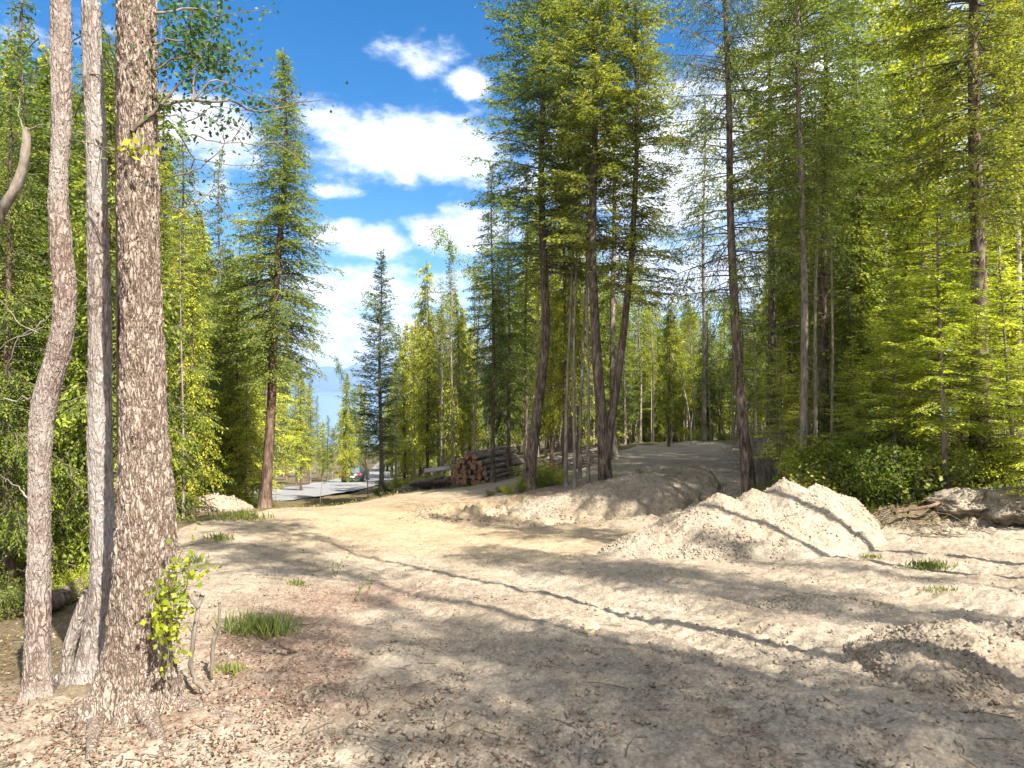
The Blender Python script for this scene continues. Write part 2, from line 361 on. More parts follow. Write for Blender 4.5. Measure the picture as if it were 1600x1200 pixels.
def conifer(seed, H, z0, Rm, nbr, r0_, prof='cone', up=.15, droop=.35, nl=.075, nw=.028, tsp=.10, nsp=.055, twl=.38, hang=0.0,
            path=None, dead=0, az0=None, az_bias=None, tipr=.012, flat=.6, gap=0.0, trunk_top=None, lump=.35, sides=10, vs=.22, bd=1.0):
    rng = np.random.RandomState(seed); nbr = int(nbr*1.15*bd); nw = nw*.88; nsp = nsp*.52; r0 = r0_*.85
    fol, wood, trunk = MB(), MB(), MB()
    pf = path or (lambda z: np.array([0*z, 0*z]))
    zz = np.linspace(-.25, H, 26)
    ph = rng.uniform(0, 6.28)
    wob = np.stack([np.sin(zz*.7+ph), np.cos(zz*.55+ph)], 1)*.012*min(H, 12)*np.clip(zz/H, 0, 1)[:, None]*.6
    xy = np.array([pf(max(q, 0)) for q in zz])+wob
    rr = r0*(1-np.clip(zz, 0, H)/H*.93)**.85; rr[0:3] *= np.array([1.5, 1.3, 1.1]); rr = np.maximum(rr, tipr)
    trunk.tube(np.column_stack([xy, zz]), rr, sides)
    wx = lambda z: np.array([np.interp(z, zz, xy[:, 0]), np.interp(z, zz, xy[:, 1])])
    lumps = rng.uniform(0, 100)
    for i in range(nbr):
        t = (i+rng.uniform(0, 1))/nbr; t = t**.92
        z = z0+(H-z0)*t*.985
        if prof == 'cone': p = (1-t)**.75*(.55+.45*min(1, t*5))
        elif prof == 'column': p = (1-t)**.45*(.5+.5*min(1, t*3))
        elif prof == 'wide': p = (1-t)**.6*(.7+.3*min(1, t*2))
        else: p = .25+.75*(1-t)**.8
        a = rng.uniform(0, 2*math.pi) if az_bias is None else (az_bias[0]+rng.normal()*az_bias[1])
        lm = perlin(np.array([[math.cos(a)*1.3+lumps, math.sin(a)*1.3, z*.55]]))[0]
        if gap and lm < -gap: continue
        Lb = max(.12, Rm*p*rng.uniform(.6, 1.12)*(1+lump*lm*1.6))
        h = np.array([math.cos(a), math.sin(a), 0]); lat = np.array([-h[1], h[0], 0])
        upf = up+.35*t+rng.normal()*.08
        n = 6; s = np.linspace(0, 1, n)
        B = np.array([*wx(z), z])
        def pos(q):
            q = np.asarray(q)[:, None]
            return B+h*Lb*(q*(1-.06*q))+np.array([0, 0, 1.])*Lb*(upf*q-droop*q**1.7+.10*q**4)+lat*Lb*bend*q**2
        bend = rng.normal()*.10
        wood.tube(pos(s), np.linspace(max(.005, .008*Lb+.002), .0025, n), 4, cap=False)
        m = max(4, int(Lb/tsp*1.0))
        q = np.clip(np.linspace(.10 if Lb < 1.2 else .22, 1.0, m)+rng.normal(size=m)*.02, .05, 1)
        q = np.repeat(q, 2); sd_ = np.tile([1, -1], m)
        O = pos(q); T = pos(np.clip(q+.04, 0, 1.05))-O; T /= np.linalg.norm(T, axis=1)[:, None]+1e-9
        ang_ = rng.uniform(.65, 1.15, 2*m)*(1-.45*q)
        TD = T*np.cos(ang_)[:, None]+lat*(sd_*np.sin(ang_))[:, None]+np.array([0, 0, 1.])*(rng.normal(size=2*m)*vs-hang)[:, None]
        TD /= np.linalg.norm(TD, axis=1)[:, None]
        tl = np.minimum(twl, .5*Lb)*(1-.62*q)*rng.uniform(.6, 1.2, 2*m)+.05
        k = max(2, int(tl.max()/nsp))
        u = (np.arange(k)+.5)/k
        uu = np.tile(u, 2*m); idx = np.repeat(np.arange(2*m), k)
        keep = rng.uniform(size=len(idx)) < np.clip(tl[idx]/(k*nsp), .2, 1)*.95
        idx = idx[keep]; uu = uu[keep]
        dr = np.array([0, 0, -1.])*(uu**2*tl[idx]*(.25+hang*.5))[:, None]
        OO = O[idx]+TD[idx]*(uu*tl[idx])[:, None]+dr
        ls = np.where(rng.uniform(size=len(idx)) < .5, 1, -1)
        tlv = np.cross(TD[idx], np.array([0, 0, 1.]))
        DD = TD[idx]*.75+tlv*(ls*rng.uniform(.3, .9, len(idx)))[:, None]+rng.normal(size=(len(idx), 3))*(.12+vs*.7)-np.array([0, 0, 1.])*hang*.5
        needles(fol, OO, DD, nl, nw, rng, flat)
        # a few twigs as wood
        for j in range(0, 2*m, 9):
            wood.tube(np.array([O[j], O[j]+TD[j]*tl[j]*.8]), [.004, .002], 3, cap=False)
    for i in range(dead):
        z = rng.uniform(.12, 1)*z0*1.1; a = rng.uniform(0, 6.28); Lb = rng.uniform(.2, .9)*Rm*.5
        B = np.array([*wx(z), z]); h = np.array([math.cos(a), math.sin(a), rng.uniform(-.35, .15)])
        p1 = B+h*Lb*.5; p2 = B+h*Lb+np.array([0, 0, -.12*Lb])+rng.normal(size=3)*.05
        wood.tube(np.array([B, p1, p2]), [.010, .007, .003], 4, cap=False)
        for j in range(3):
            q0 = B+(p2-B)*rng.uniform(.3, .95); wood.tube(np.array([q0, q0+h*.2*Lb+rng.normal(size=3)*.12]), [.004, .002], 3, cap=False)
    return trunk, wood, fol
def leaftree(seed, H, r0, z0, Rm, nl, leaf=.05, path=None, nlimb=16, lean=0.0, clus=.35, up=.6):
    rng = np.random.RandomState(seed); fol, wood, trunk = MB(), MB(), MB()
    zz = np.linspace(-.2, H, 22); ph = rng.uniform(0, 6)
    pf = path or (lambda z: np.array([lean*z*z/H, 0]))
    xy = np.array([pf(max(q, 0)) for q in zz])+np.stack([np.sin(zz*.9+ph), np.cos(zz*.8+ph*2)], 1)*.05*np.clip(zz/H, 0, 1)[:, None]
    rr = np.maximum(r0*(1-np.clip(zz, 0, H)/H*.9), .008); trunk.tube(np.column_stack([xy, zz]), rr, 8)
    per = max(1, nl//(nlimb*4))
    for i in range(nlimb):
        z = z0+(H-z0)*(i+rng.uniform())/nlimb; t = (z-z0)/(H-z0)
        a = rng.uniform(0, 6.28); Lb = Rm*(1-t*.75)*rng.uniform(.5, 1.1)
        h = np.array([math.cos(a), math.sin(a), up*rng.uniform(.5, 1.3)])
        B = np.array([np.interp(z, zz, xy[:, 0]), np.interp(z, zz, xy[:, 1]), z])
        pts = [B]
        for k in range(4): pts.append(pts[-1]+(h+rng.normal(size=3)*.22)*Lb/4)
        wood.tube(np.array(pts), np.linspace(r0*.3*(1-t*.6)+.004, .003, 5), 4, cap=False)
        for k in range(4):
            q = np.array(pts[min(4, 1+k)])
            e = q+rng.normal(size=3)*clus*.7; wood.tube(np.array([q, (q+e)/2+rng.normal(size=3)*.03, e]), [.005, .004, .002], 3, cap=False)
            n = per; tt = rng.uniform(0, 1.1, n)[:, None]
            O = q+(e-q)*tt+rng.normal(size=(n, 3))*clus*.28
            needles(fol, O, rng.normal(size=(n, 3))+np.array([0, 0, -.4]), leaf, leaf*.72, rng, .35)
    return trunk, wood, fol
def shrub(seed, H, Rm, nstem, leaves, leaf=.06, flat=.6, stem_r=.006):
    rng = np.random.RandomState(seed); fol, wood = MB(), MB()
    for i in range(nstem):
        a = rng.uniform(0, 6.28); b = rng.uniform(.1, 1)*Rm; hh = H*rng.uniform(.45, 1.05)
        s0 = np.array([math.cos(a)*b*.3, math.sin(a)*b*.3, -.05]); e = np.array([math.cos(a)*b, math.sin(a)*b, hh])
        mid = (s0+e)/2+np.array([0, 0, hh*.18])+rng.normal(size=3)*.05*H
        pts = np.array([s0, s0*.5+mid*.5, mid, mid*.45+e*.55+rng.normal(size=3)*.03, e]); wood.tube(pts, np.linspace(stem_r, .002, 5), 4, cap=False)
        n = leaves//nstem; tt = rng.uniform(.15, 1.05, n)
        O = np.stack([np.interp(tt, np.linspace(0, 1, 5), pts[:, k]) for k in range(3)], 1)+rng.normal(size=(n, 3))*[.13*Rm, .13*Rm, .08*H]
        O[:, 2] = np.maximum(O[:, 2], .01)
        needles(fol, O, rng.normal(size=(n, 3))+np.array([0, 0, .2]), leaf, leaf*.62, rng, flat)
    return wood, fol

def tree_thing(name, parts, mats, loc, label, cat='tree', group=None, crown='crown', rz=0):
    root = empty(name, loc, rz); tag(root, label, cat, group)
    nm = ('trunk', 'limbs', crown)
    for p, m, n in zip(parts, mats, nm):
        if p is not None and p.n: p.build(n, m, root, smooth=(n == 'trunk'))
    return root

# ================================================================== SETTING
def build_ground():
    ys = [-60, -45, -32, -24, -18, -13, -9, -6, -4, -2.5, -1.2, -.4, .3, .9, 1.4]
    y = 1.75
    while y < 420: ys.append(y); y *= 1.0068 if y < 30 else 1.02
    ys = np.array(ys); n = len(ys)
    core = np.arange(-420, 2021, 2.9); ext = np.array([2, 5, 9, 15, 24, 40, 70, 120, 250])
    yy = np.maximum(ys, 3.0)
    X = (core[None]-800)/F*yy[:, None]
    X = np.hstack([X[:, :1]-ext[::-1][None], X, X[:, -1:]+ext[None]])
    Y = np.repeat(ys[:, None], X.shape[1], 1)
    # jitter rows a little so the grid does not line up
    Z = G(X, Y)
    near = (1-sstep(14, 30, Y))
    Z = Z+near*(.022*fbm(X, Y, 0, 4.5, 5, .66, 5)+.013*np.maximum(0, fbm(X, Y, 0, 13, 3, .6, 9))*1.4)
    rough = sstep(.1, .5, fbm(X, Y, 0, .55, 2, .5, 31))
    Z = Z+near*rough*.02*np.abs(fbm(X, Y, 0, 8, 4, .65, 21))
    # churned toe of the bank
    pxv = 800+F*X/np.maximum(Y, 3)
    mbk = sstep(640, 720, pxv)*(1-sstep(1080, 1180, pxv))*np.exp(-((Y-17.6)/1.8)**2)
    Z = Z+mbk*.26*fbm(X, Y, 0, 1.9, 5, .65, 41)
    rb = sstep(1330, 1400, pxv)*np.exp(-((Y-10.9)/.5)**2)
    Z = Z+rb*.15*fbm(X, Y, 0, 2.5, 5, .65, 47)
    r, c = X.shape
    mb = MB(); i = np.arange(r-1)[:, None]*c; j = np.arange(c-1)[None]
    mb.add(np.stack([X, Y, Z], -1).reshape(-1, 3), np.stack([i+j, i+j+1, i+c+j+1, i+c+j], -1).reshape(-1, 4))
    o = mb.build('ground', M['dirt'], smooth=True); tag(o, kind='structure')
    # zones: R reddish litter, G forest floor (both with bank shade painted in), B yellowish fresh clay
    py = 600-(Z-CZ)/F*0
    px = 800+F*X/np.maximum(Y, 2.2); pyy = 600+F*(CZ-Z)/np.maximum(Y, 1.5)
    n_ = fbm(X, Y, 0, .8, 3, .5, 77)
    def blob(cx, cy, sx, sy): return np.exp(-((px-cx)/sx)**2-((pyy-cy)/sy)**2)
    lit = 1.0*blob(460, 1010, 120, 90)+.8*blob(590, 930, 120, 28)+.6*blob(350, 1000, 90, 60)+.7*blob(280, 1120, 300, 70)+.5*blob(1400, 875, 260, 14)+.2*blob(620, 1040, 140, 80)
    lit = lit+.7*sstep(590, 640, px)*(1-sstep(1010, 1060, px))*np.exp(-((Y-20.5)/2.2)**2)  # strip along the bank: brown soil with tree shade put into the colour
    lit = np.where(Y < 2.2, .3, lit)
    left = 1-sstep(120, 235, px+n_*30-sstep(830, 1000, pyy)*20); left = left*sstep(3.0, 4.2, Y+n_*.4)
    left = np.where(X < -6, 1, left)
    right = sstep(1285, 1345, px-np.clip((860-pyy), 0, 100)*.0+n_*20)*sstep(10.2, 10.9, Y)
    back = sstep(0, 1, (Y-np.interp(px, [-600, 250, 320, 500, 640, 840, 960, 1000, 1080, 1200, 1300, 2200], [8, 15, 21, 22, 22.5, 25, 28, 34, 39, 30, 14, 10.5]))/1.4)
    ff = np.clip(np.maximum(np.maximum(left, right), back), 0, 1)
    ff = np.maximum(ff, .62*sstep(560, 620, px)*(1-sstep(840, 900, px))*np.exp(-((Y-18.8)/1.9)**2))  # bank face: brown earth, darkened further as painted tree shade
    B = np.clip(blob(620, 815, 230, 45)+.6*blob(900, 850, 200, 30), 0, 1)
    rgba = np.stack([np.clip(lit, 0, 1), ff, B, np.ones_like(B)], -1).reshape(-1, 4)
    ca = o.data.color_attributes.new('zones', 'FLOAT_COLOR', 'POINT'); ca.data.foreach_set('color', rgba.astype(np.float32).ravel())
build_ground()

# road far below, lake, far hills
def ribbon(name, cl, w, mat, dz, steps=60):
    cl = np.array(cl, float); t = np.linspace(0, 1, len(cl)); tt = np.linspace(0, 1, steps)
    # smooth interpolation of the centre line
    P = np.stack([np.interp(tt, t, cl[:, k]) for k in range(2)], 1)
    for _ in range(12): P[1:-1] = (P[:-2]+P[1:-1]*2+P[2:])/4
    T = np.gradient(P, axis=0); T /= np.linalg.norm(T, axis=1)[:, None]; Nn = np.stack([T[:, 1], -T[:, 0]], 1)
    k = np.linspace(-.5, .5, 7)
    X = P[:, None, 0]+Nn[:, None, 0]*k*w; Y = P[:, None, 1]+Nn[:, None, 1]*k*w
    Zc = G(P[:, 0], P[:, 1]); Z = np.maximum(np.repeat(Zc[:, None], 7, 1), G(X, Y)*.5+Zc[:, None]*.5)+dz
    mb = MB(); c = 7; i = np.arange(steps-1)[:, None]*c; j = np.arange(c-1)[None]
    mb.add(np.stack([X, Y, Z], -1).reshape(-1, 3), np.stack([i+j, i+j+1, i+c+j+1, i+c+j], -1).reshape(-1, 4))
    o = mb.build(name, mat, smooth=True); tag(o, kind='structure'); return P, Zc
asph = plain('worn_asphalt', (.20, .193, .19), .9, 0, .12, 1.2)
def pxd(px, d): return ((px-800)/F*d, d)
ROAD, ROADZ = ribbon('road', [pxd(60, 30), pxd(240, 34), pxd(400, 38), pxd(500, 46), pxd(560, 60), pxd(600, 82), pxd(620, 120)], 6.4, asph, .18)
ribbon('driveway', [pxd(240, 48), pxd(360, 50), pxd(430, 52)], 5.0, plain('pale_gravel', (.28, .26, .24), .95, 0, .15, 3), .16)

def big_plane(name, x0, x1, y0, y1, z, mat):
    mb = MB(); mb.add([[x0, y0, z], [x1, y0, z], [x1, y1, z], [x0, y1, z]], [[0, 1, 2, 3]]); o = mb.build(name, mat); tag(o, kind='structure'); return o
m_, nt_, N_, L_, P_ = new_mat('lake_water'); P_.inputs['Base Color'].default_value = (.05, .12, .19, 1); P_.inputs['Roughness'].default_value = .18
nn = ntex(N_, L_, None, 400, 3); bump(N_, L_, nn, .15, .3, P_)
big_plane('lake', -4000, 4000, 380, 8800, -78.5, m_)
def hills(name, y0, hb, hvar, sc, mat, seed, depth=1400):
    xs = np.linspace(-5200, 5200, 320); ys = np.linspace(0, 1, 22)
    X, Yn = np.meshgrid(xs, ys); rid = hb+hvar*fbm(X, Yn*0, 0, sc, 5, .5, seed)
    Z = -82+(rid+82)*np.sin(np.clip(Yn, 0, 1)*math.pi*.5)**1.1+18*fbm(X, Yn*depth, 0, .004, 4, .5, seed+3)*np.clip(Yn*3, 0, 1)
    mb = MB(); c = 320; i = np.arange(21)[:, None]*c; j = np.arange(c-1)[None]
    mb.add(np.stack([X, y0+Yn*depth, Z], -1).reshape(-1, 3), np.stack([i+j, i+j+1, i+c+j+1, i+c+j], -1).reshape(-1, 4))
    o = mb.build(name, mat, smooth=True); tag(o, kind='structure')
hm = plain('forested_hill', (.045, .075, .05), .95, 0, .4, .004)
hills('far_hills', 8900, 215, 150, .0011, hm, 4.0)
hills('near_hills', 7200, -20, 60, .0007, hm, 11.0, 500)

# ================================================================== PILES AND ROCKS
def patch_pile(name, px0, px1, d0, d1, hf, label, cat, mat, res=260, rough=.05, clods=0, seed=0, sz=(.008, .03), group=None):
    x0, x1 = (px0-800)/F*(d0+d1)/2, (px1-800)/F*(d0+d1)/2
    cx, cy = (x0+x1)/2, (d0+d1)/2
    xs = np.linspace(x0, x1, res); ys = np.linspace(d0, d1, int(res*max(.35, (d1-d0)/(x1-x0))))
    X, Y = np.meshgrid(xs, ys); H = hf(X, Y)
    base = G(X, Y)
    ex_ = np.minimum(np.minimum(X-x0, x1-X)/(x1-x0), np.minimum(Y-d0, d1-Y)/(d1-d0)); H = H*sstep(0, .10, ex_)
    m = sstep(.0, .12, H)
    H2 = H+m*rough*(fbm(X, Y, H, 3.2, 5, .62, seed)+.35*np.abs(fbm(X, Y, H, 14, 3, .6, seed+5)))
    Z = base+H2-.05*(1-sstep(0, .06, H))
    mb = MB(); r, c = X.shape; i = np.arange(r-1)[:, None]*c; j = np.arange(c-1)[None]
    V = np.stack([X, Y, Z], -1).reshape(-1, 3)-[cx, cy, 0]; z0 = Gs(cx, cy); V[:, 2] -= z0
    Q = np.stack([i+j, i+j+1, i+c+j+1, i+c+j], -1).reshape(-1, 4)
    keep = (H.ravel()[Q].max(1) > .004); mb.add(V, Q[keep])
    if clods:
        rng = np.random.RandomState(seed+1); pr = (H.ravel() > .015)*np.clip(.35+fbm(X, Y, 0, 1.8, 3, .6, seed+9).ravel()*1.6, .03, 2)*(1+2.0*(H.ravel() < .22*H.max())); idx = rng.choice(len(pr), clods, p=pr/pr.sum())
        add_clods(mb, V[idx], rng, sz)
    o = mb.build(name, mat, smooth=False, loc=(cx, cy, z0)); tag(o, label, cat, group); return o
CL = np.array([[x, y, z] for z in (-1, 1) for y in (-1, 1) for x in (-1, 1)], float)
CQ = np.array([[0, 2, 3, 1], [4, 5, 7, 6], [0, 1, 5, 4], [2, 6, 7, 3], [0, 4, 6, 2], [1, 3, 7, 5]])
def add_clods(mb, P, rng, sz, m=0):
    n = len(P); s = (sz[0]+(sz[1]-sz[0])*rng.uniform(size=n)**3.5)
    A = rng.normal(size=(n, 3, 3)); Qr, _ = np.linalg.qr(A)
    v = CL[None]*rng.uniform(.45, 1, (n, 8, 1))*rng.uniform(.5, 1, (n, 1, 3))*s[:, None, None]
    v = np.einsum('nij,nkj->nki', Qr, v)+(P+np.array([0, 0, .15])*s[:, None])[:, None]
    q = CQ[None]+np.arange(n)[:, None, None]*8
    mb.add(v.reshape(-1, 3), q.reshape(-1, 4), m)

def pile_h(lobes):
    def f(X, Y):
        out = np.zeros_like(X)
        for (cx, cy, rx, ry, h, pw) in lobes:
            q = np.sqrt(((X-cx)/rx)**2+((Y-cy)/ry)**2)
            q = q*(1+.10*fbm(X, Y, 0, 1.3, 2, .5, cx))
            out = np.maximum(out, h*np.clip(1-q, 0, 1)**pw)
        return out
    return f
def L2(px, d): return (px-800)/F*d
# main heap
patch_pile('dirt_pile', 900, 1395, 8.9, 12.6, pile_h([(L2(1225, 10.9), 10.9, 1.5, 1.6, .96, .85), (L2(1120, 10.8), 10.8, 1.75, 1.6, .86, .95), (L2(1020, 10.3), 10.3, 1.0, .95, .38, 1.1),
     (L2(1275, 11.0), 11.0, 1.05, .9, .84, .75), (L2(1178, 10.8), 10.85, 1.5, 1.4, .86, .85), (L2(1180, 10.2), 10.2, 1.8, 1.2, .55, .9)]),
     'large pale heap of loose dirt with two humps standing at the foot of the track', 'dirt pile', M['clay'], 460, .042, 8000, 3, (.004, .028))
patch_pile('dirt_pile', 1340, 1760, 3.3, 5.2, pile_h([(L2(1510, 4.3), 4.35, .75, .62, .27, .9), (L2(1620, 4.6), 4.6, .7, .5, .2, .9), (L2(1440, 4.0), 3.95, .4, .4, .12, .9)]),
     'low crumbly clay mound in the bottom right foreground', 'dirt pile', M['clay'], 330, .04, 6000, 8, (.003, .02))
patch_pile('dirt_berm', 740, 1150, 15.6, 20.4, pile_h([(L2(985, 17.6), 17.7, 2.1, 1.5, .78, .5), (L2(1075, 18.2), 18.3, .9, 1.0, .66, .4), (L2(880, 17.6), 17.5, 1.5, 1.1, .42, .7)]),
     'rounded grey earth berm beside the forked fir with a crack down its front', 'earth berm', M['berm'], 360, .055, 3500, 12, (.006, .028))
patch_pile('dirt_mound', 250, 400, 15.2, 18.4, pile_h([(L2(328, 16.8), 16.8, 1.0, .85, .42, .5)]),
     'small rounded spoil mound at the left edge of the clearing above the road', 'dirt mound', M['clay'], 160, .08, 500, 17, (.01, .05))
patch_pile('dirt_mound', 1150, 1400, 5.2, 7.4, pile_h([(L2(1265, 6.2), 6.2, .8, .35, .10, .7), (L2(1350, 6.0), 6.0, .5, .3, .08, .7)]),
     'faint churned ridge of clods in front of the large heap', 'dirt mound', M['clay'], 220, .03, 1600, 23, (.004, .022))

# scattered clods and pebbles, litter, twigs : uncountable
def field_pts(rng, n, px0, px1, d0, d1, pw=1.0):
    d = 1/(1/d0+(1/d1-1/d0)*rng.uniform(size=n)**pw); px = rng.uniform(px0, px1, n); x = (px-800)/F*d
    return x, d, px
rng = np.random.RandomState(5)
mb = MB(); x, y, px = field_pts(rng, 26000, -100, 1720, 2.3, 15)
k = fbm(x, y, 0, 1.1, 3, .6, 51) > -.25+rng.uniform(-.3, .3, len(x)); x, y = x[k], y[k]
add_clods(mb, np.stack([x, y, G(x, y)+.002], 1), rng, (.002, .021))
x = rng.uniform(-2.6, 6.0, 2600); y = 17.0+rng.normal(size=2600)*1.0
add_clods(mb, np.stack([x, y, G(x, y)+.02], 1), rng, (.006, .045))
tag(mb.build('dirt_clods', M['clay']), 'pale clods and pebbles strewn over the bare clearing', 'clods', kind='stuff')
litter = foliage('dead_leaves', (.075, .036, .022), (.30, .18, .115), .15, 5)
mb = MB(); x, y, px = field_pts(rng, 52000, -150, 1750, 2.2, 14)
pyv = 600+F*(CZ-G(x, y))/y
dens = .85*np.exp(-((px-450)/120)**2-((pyv-1010)/95)**2)+.8*np.exp(-((px-590)/130)**2-((pyv-930)/26)**2)+.45*np.exp(-((px-250)/300)**2-((pyv-1150)/70)**2)+.35*(px < 130)+.5*np.exp(-((px-1450)/230)**2-((pyv-862)/14)**2)+.05
k = (fbm(x, y, 0, 2.4, 3, .6, 61)*.5+rng.uniform(size=len(x))*.9) < dens; x, y = x[k], y[k]
needles(mb, np.stack([x, y, G(x, y)+.016+rng.uniform(0, .012, len(x))], 1), rng.normal(size=(len(x), 3))*[1, 1, .3], .020, .012, rng, .75)
tag(mb.build('fallen_leaves', litter), 'reddish dead leaves and needles lying over the dirt', 'fallen leaves', kind='stuff')
mb = MB(); x, y, px = field_pts(rng, 1500, -150, 1700, 2.3, 13)
pyv = 600+F*(CZ-G(x, y))/y
k = rng.uniform(size=len(x)) < (.12+(px < 700)*.5*(pyv > 880)+(px < 250)*.5); x, y = x[k], y[k]
for a, b in zip(x, y):
    th = rng.uniform(0, 3.14); l = rng.uniform(.04, .22); dx, dy = math.cos(th)*l, math.sin(th)*l
    p = np.array([[a, b, 0], [a+dx*.5+rng.normal()*.01, b+dy*.5, 0], [a+dx, b+dy, 0]]); p[:, 2] = G(p[:, 0], p[:, 1])+.018
    mb.tube(p, [.003, .003, .0015], 4, cap=False)
tag(mb.build('fallen_twigs', M['twig']), 'small dry twigs scattered on the ground', 'twigs', kind='stuff')

# ================================================================== FOREGROUND TRUNKS
def rough_trunk(pts, name_seed, sides, rows, amp, vs, flare=None, ridg=1.0, base_off=None, lump=.05, ztop=None, flakes=0, fsz=1.0):
    """pts: (px,py,width_px) at depth d -> list (x,y,z,r)"""
    P = np.array(pts, float); s = np.concatenate([[0], np.cumsum(np.linalg.norm(np.diff(P[:, :3], axis=0), axis=1))])
    t = np.linspace(0, s[-1], rows); C = np.stack([np.interp(t, s, P[:, k]) for k in range(4)], 1)
    kk = max(3, rows//40)|1; kr = np.hanning(kk+2)[1:-1]; kr /= kr.sum()
    C = np.stack([np.convolve(np.pad(C[:, k], kk//2, mode='edge'), kr, 'valid') for k in range(4)], 1)
    a = np.linspace(0, 2*math.pi, sides, endpoint=False)
    A, Tt = np.meshgrid(a, t)
    ca, sa = np.cos(A), np.sin(A)
    r = C[:, 3][:, None]
    U = np.stack([ca*vs[0], sa*vs[0], Tt*vs[1]], -1)*1.0
    n = perlin(U*1.0+name_seed)+.6*perlin(U*2.1+name_seed+9)+.35*perlin(U*4.3+name_seed+20)
    rid = (1-np.abs(n)*1.6)*ridg+n*(1-ridg)
    big = perlin(np.stack([ca*1.2+name_seed, sa*1.2, Tt*1.6], -1))
    rr = r*(1+lump*big)-amp*rid
    if flare is not None: rr = rr*(1+flare(A, C[:, 2][:, None]))
    X = C[:, 0][:, None]+ca*rr; Y = C[:, 1][:, None]+sa*rr; Z = np.repeat(C[:, 2][:, None], sides, 1)+amp*.8*perlin(U*1.7+50)
    mb = MB(); i = np.arange(rows-1)[:, None]*sides; j = np.arange(sides)[None]; k = (j+1) % sides
    if flakes:
        rg = np.random.RandomState(int(name_seed*10)); ii = rg.randint(0, rows, flakes); jj = rg.randint(0, sides, flakes)
        O = np.stack([X[ii, jj], Y[ii, jj], Z[ii, jj]], 1); nr = np.stack([ca[ii, jj], sa[ii, jj], 0*ii], 1); tg = np.stack([-sa[ii, jj], ca[ii, jj], 0*ii], 1)
        dr = np.array([0, 0, 1.])*rg.choice([-1, 1], flakes)[:, None]*rg.uniform(.5, 1, flakes)[:, None]+tg*rg.normal(size=flakes)[:, None]*.6+nr*rg.uniform(.15, .7, flakes)[:, None]
        dr /= np.linalg.norm(dr, axis=1)[:, None]; w = np.cross(dr, nr); sz_ = rg.uniform(.006, .02, flakes)[:, None]*fsz
        O = O-nr*.003; mb.add(np.stack([O-w*sz_*.3, O+w*sz_*.4, O+dr*sz_+w*sz_*.25, O+dr*sz_*.8-w*sz_*.35], 1).reshape(-1, 3), np.arange(4*flakes).reshape(-1, 4))
    mb.add(np.stack([X, Y, Z], -1).reshape(-1, 3), np.stack([i+k, i+j, i+sides+j, i+sides+k], -1).reshape(-1, 4))
    return mb
def px_trunk(lst, d, dd=None, ws=.93):
    out = []
    for k, (px, py, w) in enumerate(lst):
        d_ = d if dd is None else d+dd*(1-k/(len(lst)-1))
        p = W(px, py, d_); out.append((*p, w*ws/2/F*d_))
    return out[::-1]     # bottom first
def scaly_bark(name, crack, mid, plate, sc, zsc, white=None):
    m, nt, N, L, P = new_mat(name)
    tc = N.new('ShaderNodeTexCoord'); mp = N.new('ShaderNodeMapping'); mp.inputs['Scale'].default_value = (1, 1, zsc); L.new(tc.outputs['Object'], mp.inputs[0])
    nz = N.new('ShaderNodeTexNoise'); nz.inputs['Scale'].default_value = sc*.6; nz.inputs['Detail'].default_value = 5; L.new(mp.outputs[0], nz.inputs['Vector'])
    ad = N.new('ShaderNodeVectorMath'); ad.operation = 'MULTIPLY_ADD'; L.new(nz.outputs['Color'], ad.inputs[0]); ad.inputs[1].default_value = (.11, .11, .14); L.new(mp.outputs[0], ad.inputs[2])
    vo = N.new('ShaderNodeTexVoronoi'); vo.feature = 'DISTANCE_TO_EDGE'; vo.inputs['Scale'].default_value = sc; L.new(ad.outputs[0], vo.inputs['Vector'])
    n1 = ntex(N, L, mp.outputs[0], sc*1.6, 8, .7); n2 = ntex(N, L, tc.outputs['Object'], 3.0, 5, .6)
    c = ramp(N, L, vo.outputs['Distance'], [(.0, crack), (.09, mid), (.22, plate)])
    c = mixc(N, L, .9, c, ramp(N, L, n1, [(.3, (.66, .62, .58)), (.5, (1, 1, 1)), (.7, (1.1, 1.08, 1.07))]), 'MULTIPLY')
    if white: c = mixc(N, L, ramp(N, L, n2, [(.42, (0, 0, 0)), (.58, (1, 1, 1))]), c, white)
    else: c = mixc(N, L, .6, c, ramp(N, L, n2, [(.3, (.7, .66, .62)), (.7, (1.15, 1.12, 1.1))]), 'MULTIPLY')
    n4 = ntex(N, L, mp.outputs[0], 48, 5, .7)
    c = mixc(N, L, .55, c, ramp(N, L, n4, [(.35, (.5, .46, .42)), (.5, (1, 1, 1))]), 'MULTIPLY')
    L.new(c, P.inputs['Base Color']); P.inputs['Roughness'].default_value = .92; P.inputs['Specular IOR Level'].default_value = .12
    a = N.new('ShaderNodeMath'); a.operation = 'MULTIPLY_ADD'; mn = N.new('ShaderNodeMath'); mn.operation = 'MINIMUM'; L.new(vo.outputs['Distance'], mn.inputs[0]); mn.inputs[1].default_value = .25
    L.new(mn.outputs[0], a.inputs[0]); a.inputs[1].default_value = 2.0; L.new(n1, a.inputs[2])
    bump(N, L, a.outputs[0], .9, .018, P)
    return m
bk_big = scaly_bark('big_trunk_bark', (.095, .062, .046), (.29, .225, .18), (.40, .34, .285), 40, .26)
bk_a = scaly_bark('flaky_trunk_bark', (.11, .070, .052), (.24, .18, .145), (.35, .29, .25), 34, .3, (.34, .285, .25))
bk_b = scaly_bark('smooth_pale_bark', (.14, .10, .08), (.25, .205, .175), (.34, .295, .26), 30, .3, (.35, .315, .285))

def ground_flare(zb, k, hgt, lobes, ph):
    return lambda A, Z: k*np.exp(-np.clip(Z-zb, 0, 9)/hgt)*(1+.55*np.cos(lobes*A+ph)+.25*np.cos((lobes*2-1)*A+ph*2))

